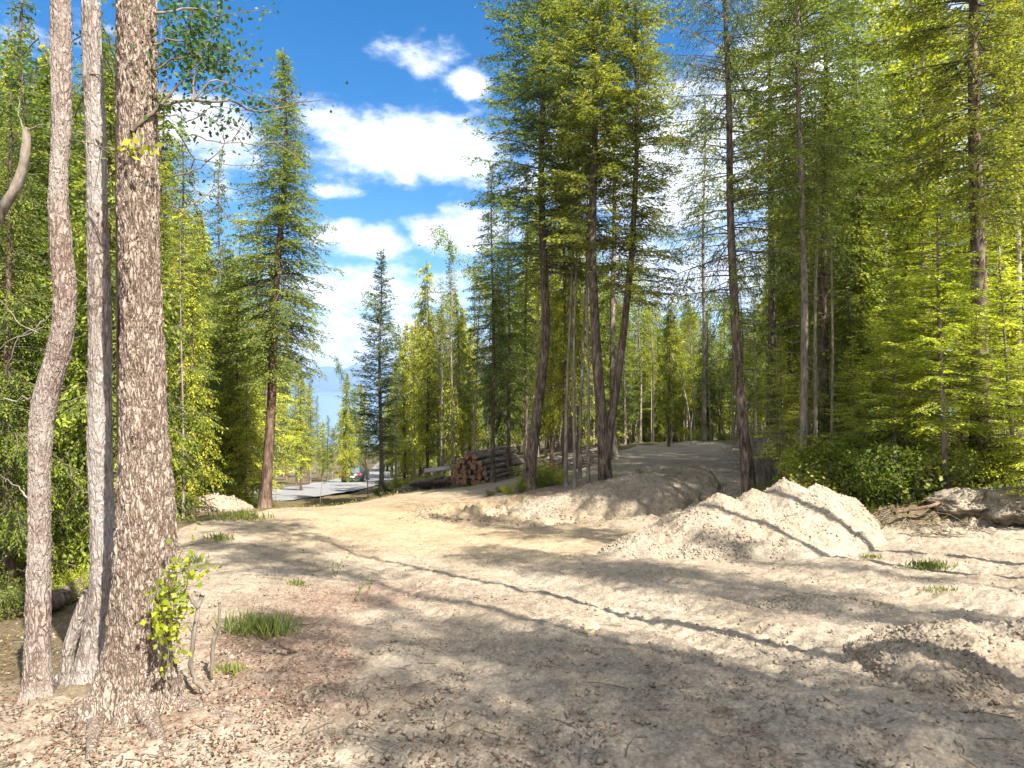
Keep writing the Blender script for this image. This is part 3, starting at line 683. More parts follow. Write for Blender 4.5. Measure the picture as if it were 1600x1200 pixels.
M['soil'] = bark('dark_soil', (.04, .028, .02), (.12, .09, .065), (.25, .20, .15), vs=(1, 1, 1), sc=7, bs=1.0, bd=.05)
# parts: trunk + limbs + leaves
def branch_px(wood, pts, d, r0, r1=.002, dd=0.0, sides=5):
    P = np.array([W(px, py, d+dd*k/(len(pts)-1)) for k, (px, py) in enumerate(pts)])
    s = np.linspace(0, len(P)-1, len(P)*3); Q = np.stack([np.interp(s, np.arange(len(P)), P[:, k]) for k in range(3)], 1)
    Q[1:-1] += np.random.RandomState(abs(len(pts)+int(pts[0][0]))).normal(size=(len(Q)-2, 3))*.006
    wood.tube(Q, np.linspace(r0, r1, len(Q)), sides, cap=False); return Q
def leaves_along(fol, Q, n, spread, leaf, rng, lo=.2):
    t = rng.uniform(lo, 1, n)*(len(Q)-1); P = np.stack([np.interp(t, np.arange(len(Q)), Q[:, k]) for k in range(3)], 1)
    P = P+rng.normal(size=(n, 3))*spread
    needles(fol, P, rng.normal(size=(n, 3))+[0, 0, -.6], leaf, leaf*.7, rng, .4)

rngf = np.random.RandomState(99)
# T3: the big trunk
d3 = 3.55
T3 = [(212, -160, 58), (213, 60, 62), (215, 200, 62), (215, 300, 64), (218, 400, 65), (221, 500, 66), (222, 600, 70), (226, 700, 80), (229, 800, 92), (226, 880, 96), (218, 960, 92), (212, 1040, 96), (205, 1105, 118), (200, 1150, 130)]
big = rough_trunk(px_trunk(T3, d3), 3.3, 300, 1000, .012, (4.2, 7), ground_flare(Gs(L2(205, d3), d3), .42, .22, 6, .8), lump=.08, flakes=16000, fsz=.65)
t = empty('broadleaf_tree', onG(205, d3)); tag(t, 'thickest rough barked trunk of the foreground cluster at left, flared at its base', 'tree', 'trunks of the foreground clump')
off = np.array(t.location)
def build_off(mb, name, mat, root, smooth=True):
    mb.V = [v-np.array(root.location) for v in mb.V]; return mb.build(name, mat, root, smooth=smooth)
build_off(big, 'trunk', bk_big, t)
roots = MB()
for (pts, r0) in (([(190, 1060), (150, 1100), (100, 1128), (40, 1150)], .07), ([(240, 1060), (270, 1098), (330, 1112), (400, 1128)], .055), ([(215, 1080), (235, 1125), (260, 1180)], .07), ([(180, 1070), (150, 1120), (140, 1190)], .07)):
    Pp = []
    for k, (px, py) in enumerate(pts):
        if k == 0: Pp.append(W(px, py, d3-.05)); continue
        dq = 3.5
        for _ in range(12): 
            z = Gs(L2(px, dq), dq); dq = F*(CZ-z-.01)/(py-600)
        Pp.append([L2(px, dq), dq, Gs(L2(px, dq), dq)+.008])
    Pp = np.array(Pp); s = np.linspace(0, len(Pp)-1, 14); Q = np.stack([np.interp(s, np.arange(len(Pp)), Pp[:, k]) for k in range(3)], 1)
    roots.tube(Q, np.linspace(r0, r0*.25, 14), 9)
build_off(roots, 'root', bk_big, t)
wd, fl, fl2 = MB(), MB(), MB()
brs = [([(205, 205), (232, 180), (252, 163), (300, 158), (360, 158), (410, 180), (460, 160), (520, 155)], .012, 0),
       ([(252, 163), (300, 110), (330, 60), (340, 20)], .007, 1), ([(300, 158), (302, 110), (300, 60), (305, 10)], .006, 1),
       ([(245, 180), (300, 185), (340, 165), (400, 175)], .005, 1), ([(300, 158), (330, 120), (400, 150), (480, 165)], .005, 0),
       ([(240, 110), (290, 85), (340, 95), (385, 105)], .006, 1), ([(240, 70), (280, 60), (330, 80), (375, 100)], .006, 1), ([(240, 20), (300, 10), (360, 30)], .008, 1),
       ([(280, 210), (300, 240), (295, 290), (340, 320)], .004, 0), ([(270, 275), (310, 265), (350, 230), (375, 205)], .005, 0),
       ([(262, 320), (290, 330), (330, 300), (350, 290)], .004, 0), ([(300, 210), (340, 222), (400, 228), (470, 215)], .004, 0),
       ([(245, 150), (262, 120), (250, 80), (255, 20)], .005, 1), ([(205, 205), (190, 240), (140, 222), (85, 215)], .006, 0)]
for (pts, r0, lf) in brs:
    Q = branch_px(wd, pts, d3-.1, r0, .0015, .35)
    if lf: leaves_along(fl, Q, 150, .075, .030, rngf)
    else: leaves_along(fl, Q, 22, .05, .024, rngf, .5)
    for j in range(5):
        q = Q[rngf.randint(len(Q)//3, len(Q))]; e = q+rngf.normal(size=3)*[.14, .08, .12]
        sub = np.array([q, (q+e)/2+rngf.normal(size=3)*.015, e]); wd.tube(sub, [.0025, .002, .001], 4, cap=False)
        if lf: leaves_along(fl, sub, 22, .03, .028, rngf)
Q = branch_px(wd, [(222, 225), (215, 235), (200, 232), (195, 240)], d3-.13, .003)
leaves_along(fl2, Q, 14, .035, .045, rngf); Q = branch_px(wd, [(215, 235), (230, 228), (242, 235)], d3-.16, .003); leaves_along(fl2, Q, 12, .03, .045, rngf)
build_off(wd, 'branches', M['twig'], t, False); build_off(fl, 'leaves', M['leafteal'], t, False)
o = build_off(fl2, 'leaves', M['leafy'], t, False); o['label'] = 'bright yellow green leaf cluster on the trunk'
# T2
d2 = 3.95
T2 = [(138, -160, 26), (143, 60, 29), (150, 200, 32), (151, 300, 32), (154, 400, 34), (156, 500, 35), (157, 600, 36), (156, 700, 37), (160, 800, 38), (162, 860, 40), (160, 920, 42), (154, 980, 46), (148, 1030, 54), (144, 1080, 62)]
t = empty('broadleaf_tree', onG(140, d2)); tag(t, 'smooth pale slim trunk standing between the leaning trunk and the thickest trunk', 'tree', 'trunks of the foreground clump')
build_off(rough_trunk(px_trunk(T2, d2), 8.1, 140, 620, .004, (4, 9), ground_flare(Gs(L2(140, d2), d2), .3, .15, 4, 2.2), lump=.12, flakes=1500, fsz=.7), 'trunk', bk_b, t)
rt = MB()
for (pts, r0) in (([(142, 925), (126, 960), (108, 1010), (98, 1085)], .045), ([(125, 1030), (90, 1062), (60, 1090)], .03), ([(150, 1010), (185, 1030), (200, 1060)], .03)):
    Pp = np.array([W(px, py, d2-.02*k) for k, (px, py) in enumerate(pts)]); s = np.linspace(0, len(Pp)-1, 12); Q = np.stack([np.interp(s, np.arange(len(Pp)), Pp[:, k]) for k in range(3)], 1)
    rt.tube(Q, np.linspace(r0, r0*.7, 12), 9)
build_off(rt, 'root', bk_b, t)
wd, fl = MB(), MB()
for (pts, r0) in (([(140, 115), (190, 120), (230, 160), (290, 200)], .004), ([(158, 225), (130, 205), (110, 215), (70, 210)], .006), ([(160, 318), (180, 318), (205, 320)], .005),
                  ([(150, 775), (125, 765), (108, 745)], .005), ([(120, 765), (105, 800), (90, 815)], .003), ([(110, 745), (112, 735)], .003)):
    Q = branch_px(wd, pts, d2-.05, r0, .002, .1)
for (pts, n) in (([(140, 40), (120, 60), (80, 100), (40, 120)], 120), ([(145, 20), (170, 60), (185, 120)], 60), ([(130, 150), (110, 190), (60, 170), (20, 190)], 110), ([(160, 80), (175, 110), (180, 180)], 50), ([(60, 60), (30, 90), (0, 80)], 90)):
    Q = branch_px(wd, pts, d2+.3, .005, .002, .3); leaves_along(fl, Q, n, .09, .032, rngf, .05)
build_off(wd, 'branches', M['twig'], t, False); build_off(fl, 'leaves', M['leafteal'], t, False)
# T1
d1 = 3.75
T1 = [(92, -160, 28), (95, 60, 32), (96, 130, 31), (97, 200, 30), (92, 260, 28), (91, 320, 30), (96, 400, 35), (102, 460, 36), (99, 510, 35), (90, 560, 36), (74, 610, 38), (64, 660, 35), (61, 730, 33), (62, 850, 34), (60, 950, 36), (58, 1030, 38), (60, 1080, 44), (62, 1140, 56)]
t = empty('broadleaf_tree', onG(60, d1)); tag(t, 'leftmost foreground trunk with flaky pinkish bark, kinked halfway up', 'tree', 'trunks of the foreground clump')
build_off(rough_trunk(px_trunk(T1, d1), 14.7, 140, 700, .004, (4.5, 12), ground_flare(Gs(L2(60, d1), d1), .35, .12, 4, 1.2), lump=.12, flakes=4500, fsz=.8), 'trunk', bk_a, t)
wd = MB()
for (pts, r0) in (([(86, 485), (60, 510), (20, 530), (-30, 560)], .006), ([(70, 510), (30, 525), (15, 560), (5, 610)], .004), ([(60, 520), (25, 500), (0, 470)], .003), ([(50, 620), (20, 625), (-20, 622)], .006),
                  ([(46, 780), (25, 760), (0, 742)], .006), ([(50, 840), (35, 842)], .004), ([(50, 680), (25, 678)], .003), ([(100, 430), (130, 440), (140, 452)], .003)):
    branch_px(wd, pts, d1-.03, r0, .0015, .1)
build_off(wd, 'branches', M['deadwood'], t, False)
# T4 dark trunk just behind the big one
t = empty('broadleaf_tree', onG(192, 4.5)); tag(t, 'dark slim trunk half hidden behind the left edge of the thickest trunk', 'tree', 'trunks of the foreground clump')
build_off(rough_trunk(px_trunk([(190, -160, 16), (189, 60, 17), (189, 300, 18), (190, 500, 18), (192, 640, 20), (196, 800, 24), (200, 1030, 34)], 4.5), 21, 40, 200, .003, (4, 9)), 'trunk', M['bark_dark'], t)
# curved brown trunk, far left
t = empty('snag', onG(-40, 5.2)); tag(t, 'curved brown snag leaning in from the left edge of the photo', 'dead tree')
build_off(rough_trunk(px_trunk([(41, 198, 12), (41, 225, 14), (36, 262, 15), (24, 295, 17), (4, 325, 19), (-25, 380, 22), (-40, 500, 26), (-48, 800, 34), (-50, 990, 44)], 5.2), 27, 40, 240, .003, (4, 9)), 'trunk', M['bark_grey'], t)
wd = MB(); branch_px(wd, [(41, 205), (60, 195), (85, 188)], 5.2, .008); branch_px(wd, [(38, 205), (30, 180), (28, 150)], 5.2, .006)
build_off(wd, 'branches', M['deadwood'], t, False)

# sticks, sprout, grass beside the clump
def gd(px, py):
    dq = 5.0
    for _ in range(20): dq = max(2.5, F*(CZ-Gs(L2(px, dq), dq))/(py-600))
    return dq
def stick(name, pts, d, rad, label, mat=M['bark_grey'], cat='stick', seed=1):
    P = np.array([W(px, py, d) for px, py in pts]); s = np.linspace(0, len(P)-1, len(P)*5); Q = np.stack([np.interp(s, np.arange(len(P)), P[:, k]) for k in range(3)], 1)
    Q += np.random.RandomState(seed).normal(size=Q.shape)*.002; mb = MB(); r = np.interp(s, np.arange(len(P)), rad); r = r*(1+.12*np.sin(np.arange(len(s))*1.9))
    o0 = Q[-1].copy(); mb.tube(Q-o0, r, 10); o = mb.build(name, mat, smooth=True, loc=o0); tag(o, label, cat); return o
stick('dead_branch', [(316, 928), (309, 950), (302, 1000), (297, 1040), (305, 1065), (328, 1086)], gd(320, 1088), [.013, .011, .012, .012, .012, .010], 'curved bare stick planted in the leaf litter right of the thickest trunk')
stick('dead_branch', [(343, 940), (343, 975), (334, 1000), (331, 1030), (330, 1062)], gd(330, 1064), [.007, .009, .013, .010, .008], 'knobbly broken stick standing beside the curved stick', seed=2)
stick('dead_branch', [(262, 905), (290, 925), (310, 950)], gd(320, 1088), [.010, .010, .010], 'short stick leaning from the trunk onto the curved stick', seed=3)
stick('dead_branch', [(436, 1008), (450, 1013), (466, 1020)], gd(450, 1022), [.008, .011, .006], 'short dark bark chip lying in the red litter', M['bark_dark'], seed=4)
def sprout(name, base_px, d, stems, nleaf, leaf, spread, label, mat, cat='sapling'):
    root = empty(name, onG(base_px, d)); tag(root, label, cat); wd, fl = MB(), MB()
    for pts in stems:
        Q = branch_px(wd, pts, d, .0035, .0015, -.03); leaves_along(fl, Q, nleaf//len(stems), spread, leaf, rngf, .1)
    build_off(wd, 'stem', M['twig'], root, False); build_off(fl, 'leaves', mat, root, False)
sprout('sapling', 262, 3.38, [[(262, 1050), (262, 1000), (258, 950), (266, 900), (287, 855)], [(262, 1000), (272, 950), (275, 900), (300, 885)], [(262, 1010), (250, 960), (248, 920)], [(264, 990), (285, 950), (295, 900), (318, 888)]], 330, .036, .034,
       'sapling with bright yellow green leaves against the foot of the thickest trunk', M['leafy'])
sprout('seedling', 524, gd(524, 902), [[(524, 902), (520, 890), (518, 882)], [(524, 900), (532, 880), (538, 868)]], 34, .03, .02, 'small green seedling with two tufts standing alone on the pale dirt', M['shrub'], 'seedling')
sprout('seedling', 553, gd(553, 944), [[(553, 944), (558, 928), (565, 915), (585, 908)]], 30, .028, .018, 'bent green seedling leaning right above the red litter', M['shrub'], 'seedling')
def grass_tuft(px, py, wpx, hpx, n, label, name='grass_tuft'):
    d = gd(px, py); rng = np.random.RandomState(int(px)); fl = MB(); root_loc = onG(px, d)
    w = wpx/F*d; h = hpx/F*d
    O = np.stack([rng.normal(size=n)*w*.28, rng.normal(size=n)*w*.2, np.zeros(n)], 1)
    O[:, 2] = G(O[:, 0]+root_loc[0], O[:, 1]+root_loc[1])-root_loc[2]
    needles(fl, O, np.stack([rng.normal(size=n)*.45, rng.normal(size=n)*.45, np.ones(n)], 1), h, .006*d/4+.003, rng, .0)
    o = fl.build(name, M['grass'], loc=root_loc); tag(o, label, 'grass')
grass_tuft(405, 992, 96, 34, 430, 'bright green grass tuft in the red litter right of the sticks')
grass_tuft(355, 1052, 40, 16, 120, 'tiny sparse grass tuft below the knobbly stick')
grass_tuft(1450, 888, 52, 12, 260, 'low green grass patch in front of the right bank')
grass_tuft(465, 915, 30, 10, 60, 'thin grass sprig on the pale dirt left of the seedlings')
grass_tuft(1360, 873, 26, 8, 60, 'small weed patch between the large heap and the right bank')
grass_tuft(1465, 925, 60, 8, 70, 'faint sparse grass left of the right edge in the shadow streaks')
grass_tuft(300, 880, 30, 14, 80, 'weed tuft beside the right side of the thickest trunk')
grass_tuft(345, 845, 40, 14, 90, 'lower weed tuft on the sloping dirt below the spoil mound')
grass_tuft(375, 812, 70, 16, 260, 'yellow green weeds along the crest right of the spoil mound')

# ================================================================== KEY TREES
def local_path(pts, d):
    """pixel polyline (top to bottom) -> path function relative to the base"""
    b = W(pts[-1][0], pts[-1][1], d); bx = (pts[-1][0]-800)/F*d; gz = Gs(bx, d)
    P = [[(px-800)/F*d-bx, 0, CZ-(py-600)/F*d-gz] for px, py in pts][::-1]
    return path_fn(P), (bx, d, gz)
def key(name, pts, d, parts_kw, mats, label, group=None):
    pf, loc = local_path(pts, d)
    return tree_thing(name, conifer(path=pf, **parts_kw), mats, loc, label, 'tree', group)
fir_m = (M['bark_fir'], M['twig'], M['fir'])
# A: tall spruce left of the sky gap
key('spruce_tree', [(444, 75), (440, 300), (430, 520), (424, 640), (413, 792)], 18.6,
    dict(seed=11, bd=1.3, H=12.55, z0=3.6, Rm=2.0, nbr=330, r0_=.17, prof='cone', up=.10, droop=.42, nl=.075, nw=.03, tsp=.105, nsp=.06, twl=.42, hang=.18, gap=.55, dead=16),
    (M['bark_red'], M['twig'], M['fir']), 'tall dark spruce left of the sky gap, its reddish trunk bare near the ground')
# B: bluish spruce in the gap
key('spruce_tree', [(592, 360), (594, 500), (596, 760)], 31.0,
    dict(seed=12, bd=1.3, H=11.3, z0=1.9, Rm=1.75, nbr=200, r0_=.13, prof='cone', up=.22, droop=.30, nl=.11, nw=.045, tsp=.13, nsp=.08, twl=.4, gap=.5, dead=30),
    (M['bark_grey'], M['twig'], M['spruce']), 'lone blue green spruce standing in the sky gap behind the car')
# M1
key('fir_tree', [(845, -250), (846, 70), (848, 300), (850, 420), (852, 520), (845, 600), (835, 680), (825, 752)], 20.5,
    dict(seed=13, bd=1.55, H=17.5, z0=6.4, Rm=3.0, nbr=230, r0_=.205, prof='wide', up=.12, droop=.30, nl=.10, nw=.038, tsp=.125, nsp=.075, twl=.48, hang=.1, gap=.45, dead=14),
    (M['bark_fir'], M['twig'], M['fir']), 'leaning fir with curved brown trunk right beside the log pile')
# M2+M3 forked
def forked():
    ptsA = [(925, -250), (926, 70), (928, 260), (927, 400), (932, 560), (938, 640), (946, 746)]
    ptsB = [(1000, -200), (996, 70), (992, 250), (988, 400), (976, 520), (961, 620), (948, 700), (946, 746)]
    d = 18.6
    pfa, loc = local_path(ptsA, d); pfb, _ = local_path(ptsB, d)
    root = empty('fir_tree', loc); tag(root, 'forked fir with two tall trunks rising from one base on the earth berm', 'tree')
    for pf, sd_, r0, Rm, mat, z0 in ((pfa, 21, .20, 2.3, M['fir_olive'], 6.9), (pfb, 22, .15, 2.2, M['fir_olive'], 5.4)):
        tr, wo, fo = conifer(seed=sd_, bd=1.6, H=15.5, z0=z0, Rm=Rm, nbr=170, r0_=r0, prof='wide', up=.12, droop=.32, nl=.095, nw=.036, tsp=.12, nsp=.07, twl=.46, path=pf, hang=.12, gap=.42, dead=10, lump=.5)
        tr.build('trunk', M['bark_fir'], root, smooth=True); wo.build('limbs', M['twig'], root); fo.build('crown', mat, root)
forked()
# M4 larch-like sparse drooping
key('fir_tree', [(1130, -250), (1134, 67), (1140, 300), (1148, 450), (1155, 600), (1163, 690), (1171, 764)], 15.4,
    dict(seed=31, bd=1.55, H=14.5, z0=2.6, Rm=2.4, nbr=170, r0_=.15, prof='column', up=.05, droop=.30, nl=.075, nw=.02, tsp=.13, nsp=.07, twl=.42, hang=.75, gap=.28, dead=10, lump=.55),
    (M['bark_fir'], M['twig'], M['fir']), 'sparse drooping fir with slim dark trunk standing at the left side of the track entrance')
key('fir_tree', [(1240, -250), (1248, 67), (1253, 300), (1256, 500), (1257, 752)], 14.6,
    dict(seed=32, bd=1.1, H=14.5, z0=5.4, Rm=1.9, nbr=190, r0_=.11, prof='column', up=.05, droop=.35, nl=.085, nw=.03, tsp=.12, nsp=.065, twl=.42, hang=.25, gap=.4, dead=36),
    (M['bark_grey'], M['twig'], M['fir']), 'slim grey trunked fir rising behind the right hump of the large dirt heap')
key('fir_tree', [(1292, -250), (1290, 67), (1288, 400), (1290, 735)], 17.5,
    dict(seed=33, bd=1.1, H=16, z0=5.2, Rm=2.3, nbr=230, r0_=.13, prof='column', up=.05, droop=.35, nl=.09, nw=.034, tsp=.125, nsp=.07, twl=.46, hang=.2, gap=.4, dead=30),
    (M['bark_dark'], M['twig'], M['fir']), 'dark trunked fir just right of the slim grey trunked fir')
key('fir_tree', [(1520, -250), (1522, 67), (1526, 300), (1530, 500), (1532, 740)], 13.2,
    dict(seed=34, bd=1.55, H=14.5, z0=5.0, Rm=2.6, nbr=210, r0_=.21, prof='wide', up=.08, droop=.30, nl=.085, nw=.03, tsp=.12, nsp=.065, twl=.45, hang=.15, gap=.32, dead=26),
    (M['bark_fir'], M['twig'], M['fir_olive']), 'thick dark trunked fir behind the bright young hemlock at right')
# H bright hemlock
key('hemlock_tree', [(1466, 300), (1468, 450), (1472, 600), (1478, 776)], 11.6,
    dict(seed=35, bd=1.7, H=5.35, z0=1.15, Rm=1.5, nbr=92, r0_=.065, prof='cone', up=.10, droop=.30, nl=.055, nw=.026, tsp=.055, nsp=.045, twl=.34, hang=.05, gap=.5, dead=26, flat=.85, vs=.06),
    (M['bark_grey'], M['twig'], M['hemlock']), 'bright yellow green young hemlock standing on the right bank')
key('hemlock_tree', [(1395, 430), (1398, 600), (1400, 765)], 12.9,
    dict(seed=36, bd=1.7, H=4.3, z0=.5, Rm=1.15, nbr=80, r0_=.04, prof='cone', up=.12, droop=.28, nl=.06, nw=.028, tsp=.06, nsp=.05, twl=.3, hang=.05, gap=.6, dead=6, flat=.85, vs=.07),
    (M['bark_grey'], M['twig'], M['hemlock']), 'shorter young hemlock left of the bright hemlock on the bank')
key('hemlock_tree', [(1560, 420), (1575, 600), (1590, 765)], 12.3,
    dict(seed=37, bd=1.7, H=4.3, z0=.7, Rm=1.25, nbr=80, r0_=.05, prof='cone', up=.12, droop=.28, nl=.06, nw=.028, tsp=.06, nsp=.05, twl=.32, hang=.05, gap=.4, dead=10, flat=.85, vs=.07),
    (M['bark_grey'], M['twig'], M['hemlock']), 'young hemlock at the right edge above the rooty hump')

# ================================================================== TREE PROTOTYPES AND THE WOODS
PROTO = {}
def proto(kind, parts, mats, name, H, cat='tree', crown='crown'):
    root = empty(name, (0, 0, 0)); root['category'] = cat
    for p, m, n in zip(parts, mats, ('trunk', 'limbs', crown)):
        if p is not None and p.n: p.build(n, m, root, smooth=(n == 'trunk'))
    PROTO[kind] = [root, False, H]
proto('fir1', conifer(101, 14, 3.5, 2.1, 240, .15, 'cone', .10, .38, .10, .042, .14, .085, .45, .12, gap=.4, dead=24), (M['bark_fir'], M['twig'], M['fir']), 'fir_tree', 14)
proto('fir2', conifer(102, 14, 5.5, 2.3, 200, .16, 'wide', .08, .34, .10, .042, .14, .085, .45, .15, gap=.3, dead=30, lump=.5), (M['bark_fir'], M['twig'], M['fir_olive']), 'fir_tree', 14)
proto('fir3', conifer(103, 14, 7.5, 1.7, 110, .12, 'column', .08, .34, .10, .042, .14, .085, .42, .15, gap=.3, dead=40, lump=.5), (M['bark_grey'], M['twig'], M['fir']), 'fir_tree', 14)
proto('spr1', conifer(104, 12, 1.8, 1.5, 190, .12, 'cone', .15, .34, .10, .045, .14, .085, .4, .05, gap=.45, dead=16), (M['bark_grey'], M['twig'], M['spruce']), 'spruce_tree', 12)
proto('ced1', conifer(105, 10, .9, 1.6, 190, .12, 'cone', .05, .55, .11, .06, .14, .085, .45, .55, gap=.5, dead=8, lump=.5), (M['bark_red'], M['twig'], M['cedar']), 'cedar_tree', 10)
proto('ced2', conifer(106, 10, 1.8, 1.35, 170, .11, 'column', .05, .55, .11, .06, .14, .085, .42, .6, gap=.42, dead=16, lump=.5), (M['bark_red'], M['twig'], M['cedar']), 'cedar_tree', 10)
proto('ced3', conifer(107, 10, .7, 1.7, 200, .12, 'cone', .05, .5, .11, .06, .14, .085, .45, .5, gap=.5, dead=8, lump=.5), (M['bark_dark'], M['twig'], M['darkcedar']), 'cedar_tree', 10)
proto('hem1', conifer(108, 7, .8, 1.5, 105, .06, 'cone', .1, .34, .07, .028, .085, .065, .4, .08, gap=.45, dead=12, flat=.8, vs=.09, bd=1.4), (M['bark_grey'], M['twig'], M['hemlock']), 'hemlock_tree', 7)
proto('cedn', conifer(130, 9, .6, 1.6, 240, .12, 'cone', .05, .5, .06, .026, .09, .06, .45, .5, gap=.4, dead=14, lump=.5), (M['bark_dark'], M['twig'], M['darkcedar']), 'cedar_tree', 9)
proto('hemn', conifer(131, 6, .5, 1.4, 120, .06, 'cone', .1, .34, .055, .026, .065, .05, .36, .06, gap=.4, dead=16, flat=.82, vs=.08, bd=1.5), (M['bark_grey'], M['twig'], M['hemlock']), 'hemlock_tree', 6)
proto('asp1', leaftree(109, 12, .075, 5.5, 1.5, 5200, .085, nlimb=26, clus=.42), (M['bark_pale'], M['twig'], M['leafy']), 'aspen_tree', 12)
proto('asp2', leaftree(110, 12, .06, 4.0, 1.3, 4200, .085, nlimb=26, lean=.6, clus=.42), (M['bark_pale'], M['twig'], M['leafy']), 'aspen_tree', 12)
proto('asp3', leaftree(111, 9, .045, 2.2, 1.2, 4200, .075, nlimb=24, lean=-.5, clus=.4), (M['bark_grey'], M['twig'], M['shrub']), 'aspen_tree', 9)
proto('pole1', conifer(112, 12, 8.5, .7, 40, .075, 'column', .1, .3, .1, .045, .14, .09, .3, .1, dead=40), (M['bark_pale'], M['deadwood'], M['fir_olive']), 'bare_pole_tree', 12)
proto('pole2', conifer(113, 11, 7.5, .8, 46, .06, 'column', .1, .3, .1, .045, .14, .09, .3, .1, dead=46, path=lambda z: np.array([.006*z*z, 0])), (M['bark_pale'], M['deadwood'], M['cedar']), 'bare_pole_tree', 11)
w_, f_ = shrub(120, 1.0, .8, 34, 4200, .048); proto('shr1', (None, w_, f_), (None, M['twig'], M['shrub']), 'shrub', 1, 'shrub', 'leaves')
w_, f_ = shrub(121, .8, .9, 36, 3600, .045); proto('shr2', (None, w_, f_), (None, M['twig'], M['leafy']), 'shrub', .8, 'shrub', 'leaves')
w_, f_ = shrub(122, .45, .5, 24, 1500, .04); proto('shr3', (None, w_, f_), (None, M['twig'], M['moss']), 'shrub', .45, 'shrub', 'leaves')
w_, f_ = shrub(123, 1.5, 1.0, 60, 60, .04, stem_r=.008); proto('brush', (None, w_, f_), (None, M['deadwood'], M['moss']), 'dead_brush', 1.5, 'brush', 'leaves')

rp = random.Random(4)
def place(kind, px, d, top=None, h=None, label=None, group=None, wid=1.0, rz=None, tilt=0):
    P = PROTO[kind]
    o = P[0] if not P[1] else copy_tree(P[0]); P[1] = True
    x, y, z = onG(px, d)
    if h is None: h = (CZ-(top-600)/F*d)-z
    s = h/P[2]
    o.location = (x, y, z-.03); o.scale = (s*wid, s*wid, s); o.rotation_euler = (tilt*rp.uniform(-1, 1), tilt*rp.uniform(-1, 1), rp.uniform(0, 6.28) if rz is None else rz)
    o['label'] = label
    if group: o['group'] = group; PLACED.append((o, kind, px, d, group))
    elif 'group' in o: del o['group']
    return o
PLACED = []
MARKS = [(-200, 'the left edge'), (60, 'the leftmost trunk'), (155, 'the slim pale trunk'), (225, 'the thickest trunk'), (328, 'the spoil mound'), (425, 'the tall spruce'), (596, 'the lone spruce'), (740, 'the log pile'),
         (835, 'the leaning fir'), (945, 'the forked fir'), (1060, 'the earth berm'), (1160, 'the drooping fir'), (1257, 'the slim grey fir'), (1400, 'the short hemlock'), (1478, 'the bright hemlock'), (1600, 'the right edge')]
KN = dict(fir1='full fir', fir2='open olive fir', fir3='high crowned fir', spr1='blue green spruce', ced1='yellow green cedar', ced2='loose yellowish cedar', ced3='dark cedar', cedn='dark drooping cedar', hemn='feathery young hemlock', hem1='young hemlock', asp1='leafy aspen', asp2='leaning aspen', asp3='slender aspen',
          pole1='bare pole', pole2='curved bare pole', shr1='green shrub', shr2='bright leafy shrub', shr3='mossy shrub', brush='dead twig tangle')
def autolabels():
    from collections import defaultdict
    g = defaultdict(list)
    for (o, kind, px, d, grp) in PLACED:
        a, b = MARKS[0][1], MARKS[1][1]
        for (p0, n0), (p1, n1) in zip(MARKS[:-1], MARKS[1:]):
            if p0 <= px < p1 or (p1 == 1600 and px >= 1478): a, b = n0, n1
        hh = o.scale[2]*PROTO[kind][2]
        dist = 'near' if d < 14 else 'far' if d > 50 else 'distant' if d > 34 else ''
        sz = '' if kind in ('brush',) or kind[:3] == 'shr' else 'short' if hh < 5.5 else 'tall' if hh > 15 else ''
        if kind[:3] == 'shr': sz = ''
        nm = ' '.join((dist+' '+sz+' '+KN[kind]).split())
        lb = nm+' between '+a+' and '+b if a != 'the left edge' else nm+' left of the leftmost trunk'
        g[lb].append((px, o, grp))
    O_ = ['leftmost', 'second from left', 'third from left', 'fourth from left', 'fifth from left', 'sixth from left', 'seventh from left', 'eighth from left', 'ninth from left']
    for lb, L in g.items():
        L.sort(key=lambda t: t[0]); n = len(L)
        for i, (_, o, grp) in enumerate(L):
            if n == 1: o['label'] = lb
            elif n > 10: o['label'] = lb; o['group'] = L[0][2]
            else: o['label'] = (('rightmost' if i == n-1 else O_[i])+' '+lb)
def lab(o, l, g): o['label'] = l; o['group'] = g

